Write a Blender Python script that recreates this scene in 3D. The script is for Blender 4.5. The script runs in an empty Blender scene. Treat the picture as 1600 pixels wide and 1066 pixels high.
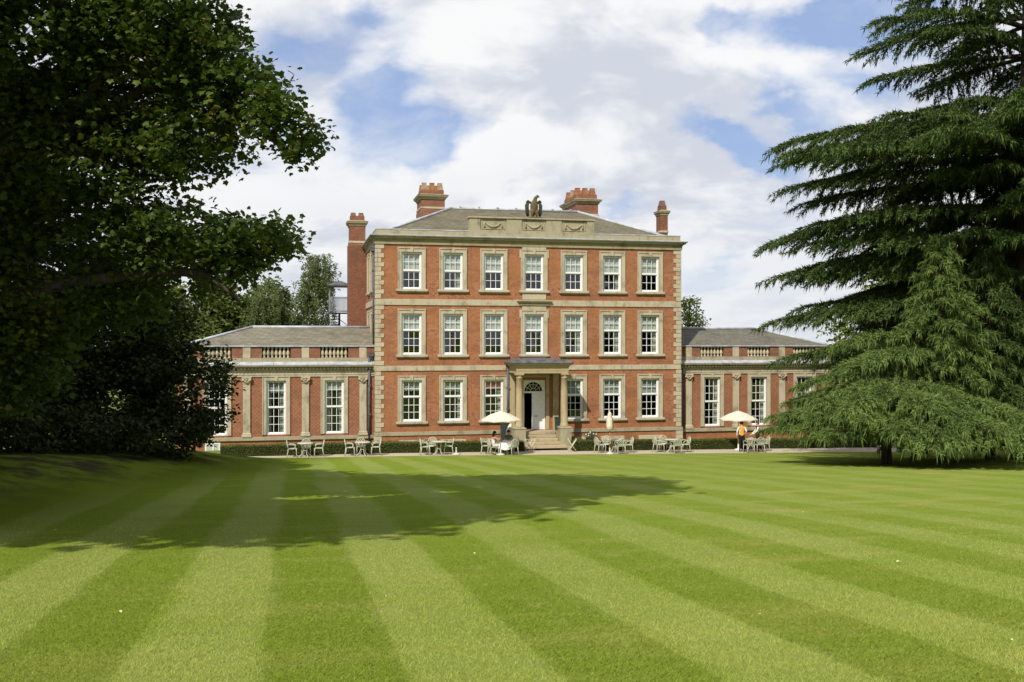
import bpy, bmesh, math, random
import numpy as np
from mathutils import Vector, Matrix

random.seed(7)
RNG = np.random.default_rng(11)
S = bpy.context.scene
COL = S.collection
R = math.radians

# ------------------------------------------------------------------ camera, sky, sun, exposure
EYE = Vector((-4.72, -57.34, 6.0))
YAW = R(12.5)
cam = bpy.data.cameras.new('camera')
cam.sensor_width = 36.0
cam.lens = 35.0
cam.shift_y = 3.0 / 1600
cam.clip_start = 0.1
cam.clip_end = 3000
camo = bpy.data.objects.new('camera', cam)
COL.objects.link(camo)
camo.location = EYE
camo.rotation_euler = (R(90), 0, -YAW)
S.camera = camo

SUNV = Vector((-1.6, -2.2, 2.75)).normalized()          # towards the sun
sun = bpy.data.lights.new('sun', 'SUN')
sun.energy = 4.5
sun.angle = R(0.55)
sun.color = (1.0, 0.94, 0.84)
suno = bpy.data.objects.new('sun', sun)
COL.objects.link(suno)
suno.location = (-30, -60, 60)
suno.rotation_euler = SUNV.to_track_quat('Z', 'Y').to_euler()

S.view_settings.view_transform = 'Standard'
S.view_settings.look = 'None'
S.view_settings.gamma = 1.0
S.view_settings.use_curve_mapping = False
S.view_settings.exposure = 0.10
S.render.engine = 'CYCLES'
S.cycles.use_denoising = True
S.cycles.max_bounces = 6
S.cycles.diffuse_bounces = 3
S.cycles.transparent_max_bounces = 12
S.cycles.caustics_reflective = False
S.cycles.caustics_refractive = False


class Nodes:
    """tiny helper to write node trees"""
    def __init__(self, tree):
        self.t = tree
        tree.nodes.clear()

    def n(self, kind, inp=None, **props):
        nd = self.t.nodes.new(kind)
        for k, v in props.items():
            setattr(nd, k, v)
        for k, v in (inp or {}).items():
            self.put(nd.inputs[k], v)
        return nd

    def put(self, sock, v):
        if isinstance(v, bpy.types.NodeSocket):
            self.t.links.new(v, sock)
        elif isinstance(v, bpy.types.Node):
            self.t.links.new(v.outputs[0], sock)
        else:
            sock.default_value = v

    def math(self, op, a, b=0.0, c=0.0, clamp=False):
        nd = self.n('ShaderNodeMath', operation=op, use_clamp=clamp)
        for i, v in enumerate((a, b, c)):
            self.put(nd.inputs[i], v)
        return nd.outputs[0]

    def vmath(self, op, a, b=(0, 0, 0), scale=None):
        nd = self.n('ShaderNodeVectorMath', operation=op)
        self.put(nd.inputs[0], a)
        self.put(nd.inputs[1], b)
        if scale is not None:
            self.put(nd.inputs['Scale'], scale)
        return nd

    def ramp(self, x, a, b, lo=0.0, hi=1.0, smooth=True):
        nd = self.n('ShaderNodeMapRange', interpolation_type='SMOOTHSTEP' if smooth else 'LINEAR')
        self.put(nd.inputs[0], x)
        for i, v in enumerate((a, b, lo, hi)):
            self.put(nd.inputs[i + 1], v)
        return nd.outputs[0]

    def mix(self, fac, a, b, blend='MIX'):
        nd = self.n('ShaderNodeMix', data_type='RGBA', blend_type=blend, clamp_factor=True)
        self.put(nd.inputs[0], fac)
        for i, v in ((6, a), (7, b)):
            if isinstance(v, tuple) and len(v) == 3:
                v = (*v, 1)
            self.put(nd.inputs[i], v)
        return nd.outputs[2]

    def noise(self, vec, scale, detail=3, rough=0.55, dist=0.0):
        nd = self.n('ShaderNodeTexNoise', {'Scale': scale, 'Detail': detail, 'Roughness': rough, 'Distortion': dist})
        if vec is not None:
            self.put(nd.inputs['Vector'], vec)
        return nd.outputs[0]


world = bpy.data.worlds.new('World')
S.world = world
world.cycles.sampling_method = 'MANUAL'
world.cycles.sample_map_resolution = 512
world.use_nodes = True


def build_sky():
    N = Nodes(world.node_tree)
    sky = N.n('ShaderNodeTexSky', sky_type='NISHITA')
    sky.sun_disc = False
    sky.sun_elevation = math.asin(SUNV.z)
    sky.sun_rotation = math.atan2(SUNV.x, SUNV.y)
    sky.air_density = 1.0
    sky.dust_density = 0.6
    sky.ozone_density = 1.6
    d = N.n('ShaderNodeTexCoord').outputs['Generated']
    sep = N.n('ShaderNodeSeparateXYZ', {0: d})
    z = N.math('MAXIMUM', sep.outputs[2], 0.0)
    # cloud layer: direction unrolled on to a plane, softened towards the horizon
    inv = N.math('DIVIDE', 1.0, N.math('ADD', z, 0.30))
    p = N.vmath('SCALE', d, scale=inv).outputs[0]
    p = N.vmath('ADD', p, (3.7, 1.9, 0.35)).outputs[0]
    half = (0.5, 0.5, 0.5)
    w0 = N.n('ShaderNodeTexNoise', {'Vector': p, 'Scale': 1.8, 'Detail': 4.0})
    pw = N.vmath('ADD', p, N.vmath('SCALE', N.vmath('SUBTRACT', w0.outputs[1], half).outputs[0], scale=0.30).outputs[0]).outputs[0]
    big = N.noise(pw, 1.9, 6, 0.56)
    # a second look at the same cloud a little towards the sun: thick parts shade what lies beyond
    off = N.vmath('ADD', pw, (SUNV.x * 0.10, SUNV.y * 0.10, 0.13)).outputs[0]
    big2 = N.noise(off, 1.9, 5, 0.56)
    # where the cloud thins and the blue shows
    def dirof(u, v):
        l = (u - 800) / 1555.6
        c, s = math.cos(YAW), math.sin(YAW)
        return Vector((l * c + s, -l * s + c, -(v - 536) / 1555.6)).normalized()
    w1 = N.n('ShaderNodeTexNoise', {'Vector': N.vmath('MULTIPLY', d, (1, 1, 1.6)).outputs[0], 'Scale': 8.0, 'Detail': 5.0, 'Roughness': 0.6})
    dw = N.vmath('ADD', d, N.vmath('SCALE', N.vmath('SUBTRACT', w1.outputs[1], half).outputs[0], scale=0.10).outputs[0]).outputs[0]
    holes = None
    for (u, v, rw, rh, tilt, amp) in HOLES:
        c0 = dirof(u, v)
        rt = Vector((c0.y, -c0.x, 0)).normalized()
        up = rt.cross(c0)
        a = rt * math.cos(tilt) - up * math.sin(tilt)
        b = rt * math.sin(tilt) + up * math.cos(tilt)
        rel = N.vmath('SUBTRACT', dw, tuple(c0)).outputs[0]
        da = N.math('DIVIDE', N.vmath('DOT_PRODUCT', rel, tuple(a)).outputs['Value'], rw / 1555.6)
        db = N.math('DIVIDE', N.vmath('DOT_PRODUCT', rel, tuple(b)).outputs['Value'], rh / 1555.6)
        q = N.math('ADD', N.math('MULTIPLY', da, da), N.math('MULTIPLY', db, db))
        h = N.math('MULTIPLY', N.math('EXPONENT', N.math('MULTIPLY', q, -0.9)), amp)
        holes = h if holes is None else N.math('ADD', holes, h)
    holes = N.math('MINIMUM', holes, 1.0)
    cov = N.math('SUBTRACT', N.math('ADD', big, 0.16), N.math('MULTIPLY', holes, 0.40))
    cov = N.math('SUBTRACT', cov, N.ramp(z, 0.30, 0.75, 0.0, 0.22))          # cloud thinned overhead, above the view, to cut fill light in the shadows
    dens = N.ramp(cov, 0.26, 0.60)
    veil = N.ramp(N.noise(N.vmath('MULTIPLY', pw, (1, 1, 2.0)).outputs[0], 3.1, 5, 0.62), 0.42, 0.75, 0.10, 0.55)
    dens = N.math('MAXIMUM', dens, veil)
    low = N.ramp(z, 0.17, 0.01, 0.0, 0.80)
    dens = N.math('MAXIMUM', dens, low)
    lit = N.ramp(N.math('SUBTRACT', big, big2), -0.11, 0.07)
    lit = N.math('MULTIPLY', lit, N.ramp(N.noise(pw, 0.9, 3), 0.30, 0.55, 0.55, 1.0))
    ccol = N.mix(lit, (6.0, 6.35, 7.15), (8.9, 8.95, 9.0))
    ccol = N.mix(N.ramp(z, 0.14, 0.02, 0.0, 0.55), ccol, (7.5, 7.8, 8.2))
    blue = N.mix(0.6, sky.outputs[0], (2.9, 4.25, 7.7))
    col = N.mix(dens, blue, ccol)
    bg = N.n('ShaderNodeBackground', {'Color': col, 'Strength': 0.1})
    N.n('ShaderNodeOutputWorld', {'Surface': bg})


HOLES = [(480, 70, 90, 28, 0.15, .65), (615, 140, 70, 50, -0.8, 1.0), (695, 212, 85, 36, -0.35, 1.0), (560, 20, 70, 26, 0.2, .6),
         (1115, 40, 42, 40, -0.8, .9), (1260, 40, 130, 50, -0.2, 1.0), (1390, 40, 90, 60, 0.1, .8), (1120, 205, 95, 28, 0.3, 1.0), (1240, 165, 70, 26, 0.4, .9),
         (1340, 140, 70, 26, 0.3, .7), (1190, 240, 50, 16, 0.2, .6), (1130, 430, 90, 26, 0.0, .6), (960, 330, 60, 16, 0.0, .7), (780, 25, 70, 18, 0.1, .5)]
build_sky()


# ------------------------------------------------------------------ mesh helpers
def tag(o, label=None, cat=None, group=None, kind=None):
    if label: o['label'] = label
    if cat: o['category'] = cat
    if group: o['group'] = group
    if kind: o['kind'] = kind
    return o


def thing(name, label, cat, loc=(0, 0, 0), rotz=0.0, group=None):
    o = bpy.data.objects.new(name, None)
    o.empty_display_size = 0.2
    COL.objects.link(o)
    o.location = loc
    o.rotation_euler = (0, 0, rotz)
    return tag(o, label, cat, group)


def link(name, me, parent=None, loc=(0, 0, 0), rot=(0, 0, 0), scale=None):
    o = bpy.data.objects.new(name, me)
    COL.objects.link(o)
    o.location = loc
    o.rotation_euler = rot
    if scale: o.scale = scale
    if parent: o.parent = parent
    return o


def mesh_np(name, verts, faces, mat, smooth=False):
    """verts (N,3) array, faces (M,k) int array with constant k"""
    me = bpy.data.meshes.new(name)
    verts = np.asarray(verts, dtype=np.float32)
    faces = np.asarray(faces, dtype=np.int32)
    k = faces.shape[1]
    me.vertices.add(len(verts))
    me.vertices.foreach_set('co', verts.ravel())
    me.loops.add(faces.size)
    me.loops.foreach_set('vertex_index', faces.ravel())
    me.polygons.add(len(faces))
    me.polygons.foreach_set('loop_start', np.arange(0, faces.size, k, dtype=np.int32))
    if smooth:
        me.polygons.foreach_set('use_smooth', np.ones(len(faces), dtype=bool))
    me.update(calc_edges=True)
    if mat: me.materials.append(mat)
    return me


class MB:
    """collects shapes for ONE mesh"""
    def __init__(self):
        self.v, self.f, self.m, self.s = [], [], [], []

    def add(self, vs, fs, mi=0, smooth=False):
        b = len(self.v)
        self.v += [tuple(p) for p in vs]
        for f in fs:
            self.f.append([b + i for i in f]); self.m.append(mi); self.s.append(smooth)
        return self

    def box(self, x0, x1, y0, y1, z0, z1, mi=0, bev=0.0):
        if bev:
            b = bev
            vs = []
            for (xa, xb, ya, yb, z) in ((x0 + b, x1 - b, y0 + b, y1 - b, z0), (x0, x1, y0, y1, z0 + b),
                                        (x0, x1, y0, y1, z1 - b), (x0 + b, x1 - b, y0 + b, y1 - b, z1)):
                vs += [(xa, ya, z), (xb, ya, z), (xb, yb, z), (xa, yb, z)]
            fs = [(3, 2, 1, 0), (12, 13, 14, 15)]
            for k in range(3):
                for i in range(4):
                    j = (i + 1) % 4
                    fs.append((4 * k + i, 4 * k + j, 4 * k + 4 + j, 4 * k + 4 + i))
            return self.add(vs, fs, mi)
        vs = [(x0, y0, z0), (x1, y0, z0), (x1, y1, z0), (x0, y1, z0), (x0, y0, z1), (x1, y0, z1), (x1, y1, z1), (x0, y1, z1)]
        return self.add(vs, [(3, 2, 1, 0), (4, 5, 6, 7), (0, 1, 5, 4), (1, 2, 6, 5), (2, 3, 7, 6), (3, 0, 4, 7)], mi)

    def ring(self, x0, x1, y0, y1, prof, mi=0, cap=True, bottom=False):
        """profile [(out, z)] carried round a rectangle with mitred corners"""
        vs, fs = [], []
        for o, z in prof:
            vs += [(x0 - o, y0 - o, z), (x1 + o, y0 - o, z), (x1 + o, y1 + o, z), (x0 - o, y1 + o, z)]
        n = len(prof)
        for k in range(n - 1):
            for i in range(4):
                j = (i + 1) % 4
                fs.append((4 * k + i, 4 * k + j, 4 * k + 4 + j, 4 * k + 4 + i))
        if cap: fs.append((4 * n - 4, 4 * n - 3, 4 * n - 2, 4 * n - 1))
        if bottom: fs.append((3, 2, 1, 0))
        return self.add(vs, fs, mi)

    def lathe(self, cx, cy, prof, seg=12, mi=0, cap=True):
        vs, fs = [], []
        for r, z in prof:
            for i in range(seg):
                a = 2 * math.pi * i / seg
                vs.append((cx + r * math.cos(a), cy + r * math.sin(a), z))
        n = len(prof)
        for k in range(n - 1):
            for i in range(seg):
                j = (i + 1) % seg
                fs.append((k * seg + i, k * seg + j, (k + 1) * seg + j, (k + 1) * seg + i))
        if cap:
            fs.append(tuple((n - 1) * seg + i for i in range(seg)))
            fs.append(tuple(reversed(range(seg))))
        return self.add(vs, fs, mi, True)

    def tube(self, pts, rad, seg=6, mi=0, flat=1.0):
        pts = [Vector(p) for p in pts]
        if not isinstance(rad, (list, tuple)): rad = [rad] * len(pts)
        vs, fs = [], []
        prev = None
        for k, p in enumerate(pts):
            d = (pts[min(k + 1, len(pts) - 1)] - pts[max(k - 1, 0)]).normalized()
            if prev is None:
                a = Vector((0, 0, 1)) if abs(d.z) < 0.9 else Vector((1, 0, 0))
                u = d.cross(a).normalized()
            else:
                u = (prev - d * prev.dot(d)).normalized()
            prev = u
            w = d.cross(u)
            for i in range(seg):
                t = 2 * math.pi * i / seg
                vs.append(p + u * (rad[k] * math.cos(t)) + w * (rad[k] * flat * math.sin(t)))
        n = len(pts)
        for k in range(n - 1):
            for i in range(seg):
                j = (i + 1) % seg
                fs.append((k * seg + i, k * seg + j, (k + 1) * seg + j, (k + 1) * seg + i))
        fs.append(tuple(reversed(range(seg))))
        fs.append(tuple((n - 1) * seg + i for i in range(seg)))
        return self.add(vs, fs, mi, True)

    def sphere(self, c, r, seg=10, rings=7, mi=0):
        rx, ry, rz = r if isinstance(r, tuple) else (r, r, r)
        prof = [(max(0.02, math.sin(math.pi * k / rings)), -math.cos(math.pi * k / rings)) for k in range(rings + 1)]
        b = MB(); b.lathe(0, 0, prof, seg)
        return self.add([(c[0] + x * rx, c[1] + y * ry, c[2] + z * rz) for x, y, z in b.v], b.f, mi, True)

    def mesh(self, name, mats):
        me = bpy.data.meshes.new(name)
        me.from_pydata(self.v, [], self.f)
        for m in (mats if isinstance(mats, (list, tuple)) else [mats]): me.materials.append(m)
        me.polygons.foreach_set('material_index', self.m)
        me.polygons.foreach_set('use_smooth', self.s)
        me.update()
        return me

    def build(self, name, mats, parent=None, loc=(0, 0, 0), rot=(0, 0, 0)):
        return link(name, self.mesh(name, mats), parent, loc, rot)


def curve(pts, n):
    """Catmull-Rom through points"""
    P = [Vector(p) for p in pts]
    P = [P[0] * 2 - P[1]] + P + [P[-1] * 2 - P[-2]]
    out = []
    m = len(P) - 3
    for k in range(n):
        t = k / (n - 1) * m
        i = min(int(t), m - 1); t -= i
        a, b, c, d = P[i:i + 4]
        out.append(0.5 * ((2 * b) + (c - a) * t + (2 * a - 5 * b + 4 * c - d) * t * t + (3 * b - a - 3 * c + d) * t ** 3))
    return out


# ------------------------------------------------------------------ materials
def material(name):
    m = bpy.data.materials.new(name)
    m.use_nodes = True
    return m, Nodes(m.node_tree)


def finish(N, col, rough=0.8, bump=None, bstr=0.3, bdist=0.02, metal=0.0, spec=0.3):
    b = N.n('ShaderNodeBsdfPrincipled', {'Base Color': col if not (isinstance(col, tuple) and len(col) == 3) else (*col, 1),
                                         'Roughness': rough, 'Metallic': metal, 'Specular IOR Level': spec})
    if bump is not None:
        bn = N.n('ShaderNodeBump', {'Height': bump, 'Strength': bstr, 'Distance': bdist})
        N.put(b.inputs['Normal'], bn.outputs[0])
    N.n('ShaderNodeOutputMaterial', {'Surface': b})


def plain(name, col, rough=0.6, var=0.12, scale=6.0, metal=0.0, spec=0.3, bump=0.0):
    m, N = material(name)
    co = N.n('ShaderNodeTexCoord').outputs['Object']
    ns = N.noise(co, scale, 5)
    c = N.mix(N.ramp(ns, 0.3, 0.7), tuple(x * (1 - var) for x in col), tuple(min(1, x * (1 + var)) for x in col))
    finish(N, c, rough, ns if bump else None, bump, 0.01, metal, spec)
    return m


def brick_mat(name, c1, c2, c3, mortar, patch, header=0.0):
    m, N = material(name)
    co = N.n('ShaderNodeTexCoord').outputs['Object']
    sp = N.n('ShaderNodeSeparateXYZ', {0: co})
    v = N.n('ShaderNodeCombineXYZ', {0: N.math('ADD', sp.outputs[0], sp.outputs[1]), 1: sp.outputs[2], 2: 0.0}).outputs[0]
    bt = N.n('ShaderNodeTexBrick', {'Vector': v, 'Color1': (*c1, 1), 'Color2': (*c2, 1), 'Mortar': (*mortar, 1), 'Scale': 1.0,
                                    'Mortar Size': 0.008, 'Mortar Smooth': 0.3, 'Bias': 0.0, 'Brick Width': 0.23, 'Row Height': 0.076})
    # burnt headers and odd bricks: cell noise on the brick grid, a few courses tall
    cell = N.n('ShaderNodeTexVoronoi', {'Vector': N.vmath('MULTIPLY', v, (9.5, 13.2, 1)).outputs[0], 'Scale': 1.0})
    odd = N.n('ShaderNodeSeparateColor', {0: cell.outputs['Color']})
    col = N.mix(N.ramp(odd.outputs[0], 0.62, 0.97, 0.0, 0.6), bt.outputs[0], c3)
    col = N.mix(N.ramp(odd.outputs[1], 0.80, 0.98, 0.0, 0.55), col, tuple(min(1, x * 1.5 + 0.05) for x in c1))
    big = N.noise(N.vmath('MULTIPLY', v, (0.35, 0.7, 1)).outputs[0], 1.0, 5, 0.6)
    col = N.mix(N.ramp(big, 0.42, 0.66, 0.0, 0.6), col, tuple(x * y for x, y in zip(patch, (1.12, 1.30, 1.25))))
    prp = N.noise(N.vmath('MULTIPLY', v, (0.55, 1.1, 1)).outputs[0], 1.0, 6, 0.62)
    col = N.mix(N.ramp(prp, 0.45, 0.66, 0.0, 0.62), col, tuple(x * 0.62 + y for x, y in zip(c1, (0.02, 0.028, 0.022))))
    str_ = N.noise(N.vmath('MULTIPLY', v, (0.9, 9.0, 1)).outputs[0], 1.0, 4, 0.6)
    col = N.mix(N.ramp(str_, 0.35, 0.75, 0.0, 0.30), col, tuple(x * 1.35 for x in c1))
    damp = N.noise(N.vmath('MULTIPLY', v, (1.6, 0.8, 1)).outputs[0], 1.0, 6, 0.65)
    col = N.mix(N.ramp(damp, 0.56, 0.80, 0.0, 0.6), col, (0.37, 0.23, 0.17))
    # soot and rain marks running down the wall
    run = N.noise(N.vmath('MULTIPLY', v, (3.2, 0.28, 1)).outputs[0], 1.0, 5, 0.62)
    col = N.mix(N.ramp(run, 0.56, 0.76, 0.0, 0.5), col, (0.115, 0.062, 0.040))
    if header:
        ck = N.n('ShaderNodeTexChecker', {'Vector': v, 'Scale': 8.8, 'Color1': (1, 1, 1, 1), 'Color2': (0, 0, 0, 1)})
        col = N.mix(N.math('MULTIPLY', ck.outputs[1], header), col, (0.13, 0.065, 0.05))
    finish(N, col, 0.9, bt.outputs[1], -0.4, 0.01)
    return m


def stone_mat(name, base, grime=(0.20, 0.19, 0.13), amount=0.55, tint=(0.50, 0.41, 0.25)):
    m, N = material(name)
    co = N.n('ShaderNodeTexCoord').outputs['Object']
    geo = N.n('ShaderNodeNewGeometry')
    info = N.n('ShaderNodeObjectInfo')
    wp = geo.outputs['Position']
    n1 = N.noise(wp, 1.3, 6, 0.62)
    n2 = N.noise(N.vmath('MULTIPLY', wp, (5, 5, 0.8)).outputs[0], 1.0, 5, 0.6)
    n3 = N.noise(wp, 14, 4, 0.6)
    isl = N.math('FRACT', N.math('ADD', geo.outputs['Random Per Island'], info.outputs['Random']))
    c = N.mix(N.ramp(isl, 0.0, 1.0, 0.0, 0.42), base, tint)
    c = N.mix(N.ramp(n3, 0.3, 0.7, 0.0, 0.35), c, tuple(x * 1.22 for x in base))
    c = N.mix(N.ramp(n1, 0.48, 0.72, 0.0, amount), c, grime)
    c = N.mix(N.ramp(n2, 0.52, 0.78, 0.0, amount), c, grime)
    finish(N, c, 0.9, n3, 0.35, 0.02)
    return m


def slate_mat(name, a, b, moss):
    m, N = material(name)
    co = N.n('ShaderNodeTexCoord').outputs['Object']
    sp = N.n('ShaderNodeSeparateXYZ', {0: co})
    v = N.n('ShaderNodeCombineXYZ', {0: N.math('ADD', sp.outputs[0], N.math('MULTIPLY', sp.outputs[1], 0.35)), 1: N.math('MULTIPLY', sp.outputs[2], 2.6), 2: 0.0}).outputs[0]
    bt = N.n('ShaderNodeTexBrick', {'Vector': v, 'Color1': (*a, 1), 'Color2': (*b, 1), 'Mortar': (*[x * 0.45 for x in a], 1), 'Scale': 1.0,
                                    'Mortar Size': 0.012, 'Mortar Smooth': 0.4, 'Bias': 0.1, 'Brick Width': 0.34, 'Row Height': 0.24})
    st = N.noise(N.vmath('MULTIPLY', v, (1.2, 5.0, 1)).outputs[0], 1.0, 5, 0.65)
    c = N.mix(N.ramp(st, 0.40, 0.68, 0.0, 0.7), bt.outputs[0], moss)
    pt = N.noise(v, 0.55, 4, 0.6)
    c = N.mix(N.ramp(pt, 0.52, 0.70, 0.0, 0.6), c, tuple(x * 0.55 for x in a))
    finish(N, c, 0.85, bt.outputs[1], -0.4, 0.02)
    return m


def leaf_mat(name, dark, light, yellow=None, ymix=0.0, trans=0.35, rough=0.5, spec=0.25):
    m, N = material(name)
    geo = N.n('ShaderNodeNewGeometry')
    rnd = geo.outputs['Random Per Island']
    c = N.mix(N.ramp(rnd, 0.0, 1.0, smooth=False), dark, light)
    pn = N.noise(geo.outputs['Position'], 0.8, 2)
    c = N.mix(N.ramp(pn, 0.35, 0.68, 0.0, 0.45), c, tuple(x * 1.45 for x in light))
    if yellow:
        pos = N.noise(geo.outputs['Position'], 1.1, 2)
        y = N.math('MULTIPLY', N.ramp(pos, 0.56, 0.66), N.ramp(N.math('FRACT', N.math('MULTIPLY', rnd, 7.31)), 1.0 - ymix, 1.0 - ymix + 0.05))
        c = N.mix(y, c, yellow)
    d = N.n('ShaderNodeBsdfPrincipled', {'Base Color': c, 'Roughness': rough, 'Specular IOR Level': spec})
    t = N.n('ShaderNodeBsdfTranslucent', {'Color': N.mix(0.5, c, tuple(x * 1.6 for x in light))})
    mx = N.n('ShaderNodeMixShader', {0: trans, 1: d.outputs[0], 2: t.outputs[0]})
    N.n('ShaderNodeOutputMaterial', {'Surface': mx})
    return m


def bark_mat(name, a, b):
    m, N = material(name)
    co = N.n('ShaderNodeTexCoord').outputs['Object']
    n = N.noise(N.vmath('MULTIPLY', co, (6, 6, 1.2)).outputs[0], 1.5, 5, 0.6)
    finish(N, N.mix(N.ramp(n, 0.35, 0.65), a, b), 0.95, n, 0.8, 0.05)
    return m


def glass_mat():
    m, N = material('window_glass')
    co = N.n('ShaderNodeNewGeometry').outputs['Position']
    wob = N.noise(co, 1.6, 2)
    bp = N.n('ShaderNodeBump', {'Height': wob, 'Strength': 0.10, 'Distance': 0.05})
    g = N.n('ShaderNodeBsdfGlossy', {'Color': (1, 1, 1, 1), 'Roughness': 0.02, 'Normal': bp.outputs[0]})
    t = N.n('ShaderNodeBsdfTransparent', {'Color': (0.86, 0.90, 0.90, 1)})
    lw = N.n('ShaderNodeLayerWeight', {'Blend': 0.5})
    fr = N.math('ADD', 0.045, N.math('MULTIPLY', N.math('POWER', lw.outputs['Facing'], 5.0), 0.9))
    mx = N.n('ShaderNodeMixShader', {0: fr, 1: t.outputs[0], 2: g.outputs[0]})
    N.n('ShaderNodeOutputMaterial', {'Surface': mx})
    return m


STRIPE0, STRIPE_W = -4.93, 0.955


def lawn_mat(blade=False):
    m, N = material('grass_blades' if blade else 'mown_lawn')
    geo = N.n('ShaderNodeNewGeometry')
    p = geo.outputs['Position']
    sp = N.n('ShaderNodeSeparateXYZ', {0: p})
    wob = N.math('MULTIPLY', N.math('SUBTRACT', N.noise(p, 0.30, 2), 0.5), 0.52)
    wob2 = N.math('MULTIPLY', N.math('SUBTRACT', N.noise(p, 3.0, 4, 0.65), 0.5), 0.34)
    s = N.math('DIVIDE', N.math('SUBTRACT', N.math('ADD', N.math('ADD', sp.outputs[0], wob), wob2), STRIPE0), STRIPE_W * 2)
    fr = N.math('FRACT', N.math('SUBTRACT', s, 0.25))
    tri = N.math('ABSOLUTE', N.math('SUBTRACT', fr, 0.5))               # 0 at centre of a pale pass, .5 at centre of a dark one
    st = N.ramp(tri, 0.315, 0.185)
    # passes further right were cut twice: stripes fade a little
    amt = N.ramp(sp.outputs[0], -5.0, 12.0, 1.0, 0.48)
    tops = N.noise(p, 0.42, 4, 0.6)
    st = N.math('MULTIPLY', st, N.math('MULTIPLY', amt, N.ramp(tops, 0.30, 0.66, 0.55, 1.0)))
    st = N.math('ADD', st, N.math('MULTIPLY', N.math('SUBTRACT', 1.0, amt), 0.45))
    dark, lite = (0.162, 0.232, 0.024), (0.272, 0.318, 0.094)
    c = N.mix(st, dark, lite)
    dry = N.noise(N.vmath('MULTIPLY', p, (0.45, 1.3, 1)).outputs[0], 0.9, 6, 0.66)
    c = N.mix(N.math('MULTIPLY', N.ramp(dry, 0.46, 0.72, 0.0, 0.62), N.ramp(sp.outputs[0], -8.0, 8.0, 0.6, 1.25)), c, (0.36, 0.34, 0.105))
    lush = N.noise(p, 0.33, 3, 0.55)
    c = N.mix(N.ramp(lush, 0.52, 0.72, 0.0, 0.40), c, (0.14, 0.215, 0.012))
    g1 = N.noise(N.vmath('MULTIPLY', p, (1.0, 0.8, 1)).outputs[0], 26.0, 4, 0.7)
    g2 = N.noise(p, 7.0, 4, 0.65)
    c = N.mix(N.ramp(g1, 0.25, 0.75, 0.0, 0.8), N.mix(0.35, c, (0.06, 0.10, 0.004)), N.mix(0.20, c, (0.42, 0.44, 0.09)))
    c = N.mix(N.ramp(g2, 0.35, 0.75, 0.0, 0.32), c, (0.20, 0.26, 0.03))
    cl = N.noise(p, 1.7, 5, 0.7)
    c = N.mix(N.ramp(cl, 0.60, 0.74, 0.0, 0.45), c, (0.34, 0.33, 0.13))
    c = N.mix(N.ramp(cl, 0.38, 0.24, 0.0, 0.40), c, (0.11, 0.19, 0.02))
    # leaf litter and bare soil under the trees on the bank
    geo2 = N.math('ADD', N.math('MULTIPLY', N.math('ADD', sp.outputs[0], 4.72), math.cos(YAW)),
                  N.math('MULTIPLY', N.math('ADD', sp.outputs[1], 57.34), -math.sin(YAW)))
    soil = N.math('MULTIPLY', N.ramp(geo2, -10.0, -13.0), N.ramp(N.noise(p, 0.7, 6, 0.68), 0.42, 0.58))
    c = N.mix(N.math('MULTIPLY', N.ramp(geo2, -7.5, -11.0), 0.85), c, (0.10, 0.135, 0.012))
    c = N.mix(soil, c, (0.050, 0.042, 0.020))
    if blade:
        c = N.mix(N.ramp(geo.outputs['Random Per Island'], 0.0, 1.0, 0.0, 0.75), N.mix(0.25, c, (0.10, 0.17, 0.008)), N.mix(0.20, c, (0.60, 0.60, 0.24)))
        c = N.vmath('MULTIPLY', c, (1.40, 1.36, 1.25)).outputs[0]
        d = N.n('ShaderNodeBsdfPrincipled', {'Base Color': c, 'Roughness': 0.8, 'Specular IOR Level': 0.05})
        t = N.n('ShaderNodeBsdfTranslucent', {'Color': c})
        mx = N.n('ShaderNodeMixShader', {0: 0.3, 1: d.outputs[0], 2: t.outputs[0]})
        N.n('ShaderNodeOutputMaterial', {'Surface': mx})
    else:
        h = N.math('ADD', N.math('MULTIPLY', g1, 0.7), N.math('MULTIPLY', N.noise(p, 90.0, 2), 0.5))
        finish(N, c, 0.95, h, 0.75, 0.03, spec=0.0)
    return m


def ground_mat(name, a, b, c3, scale):
    m, N = material(name)
    p = N.n('ShaderNodeNewGeometry').outputs['Position']
    n1 = N.noise(p, scale, 5, 0.65)
    n2 = N.noise(p, 0.4, 4, 0.6)
    c = N.mix(N.ramp(n1, 0.3, 0.7), a, b)
    c = N.mix(N.ramp(n2, 0.45, 0.7, 0.0, 0.6), c, c3)
    finish(N, c, 0.95, n1, 0.6, 0.02)
    return m


M = {}
M['brick'] = brick_mat('orange_brick', (0.280, 0.096, 0.037), (0.355, 0.140, 0.058), (0.135, 0.055, 0.032), (0.37, 0.25, 0.165), (0.30, 0.108, 0.034))
M['brick_wing'] = brick_mat('chequered_wing_brick', (0.285, 0.098, 0.042), (0.36, 0.140, 0.064), (0.16, 0.066, 0.043), (0.34, 0.24, 0.165), (0.275, 0.100, 0.047), 0.36)
M['brick_red'] = brick_mat('red_parapet_brick', (0.190, 0.070, 0.038), (0.245, 0.100, 0.056), (0.115, 0.050, 0.032), (0.30, 0.19, 0.125), (0.21, 0.078, 0.040))
M['brick_dark'] = brick_mat('sooty_chimney_brick', (0.180, 0.066, 0.033), (0.235, 0.098, 0.050), (0.075, 0.037, 0.027), (0.22, 0.12, 0.08), (0.16, 0.06, 0.03))
M['stone'] = stone_mat('limestone', (0.455, 0.400, 0.285), (0.18, 0.165, 0.11), 0.7, (0.40, 0.33, 0.21))
M['stone_grey'] = stone_mat('weathered_limestone', (0.34, 0.30, 0.20), (0.13, 0.125, 0.08), 0.75, (0.38, 0.32, 0.20))
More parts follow.
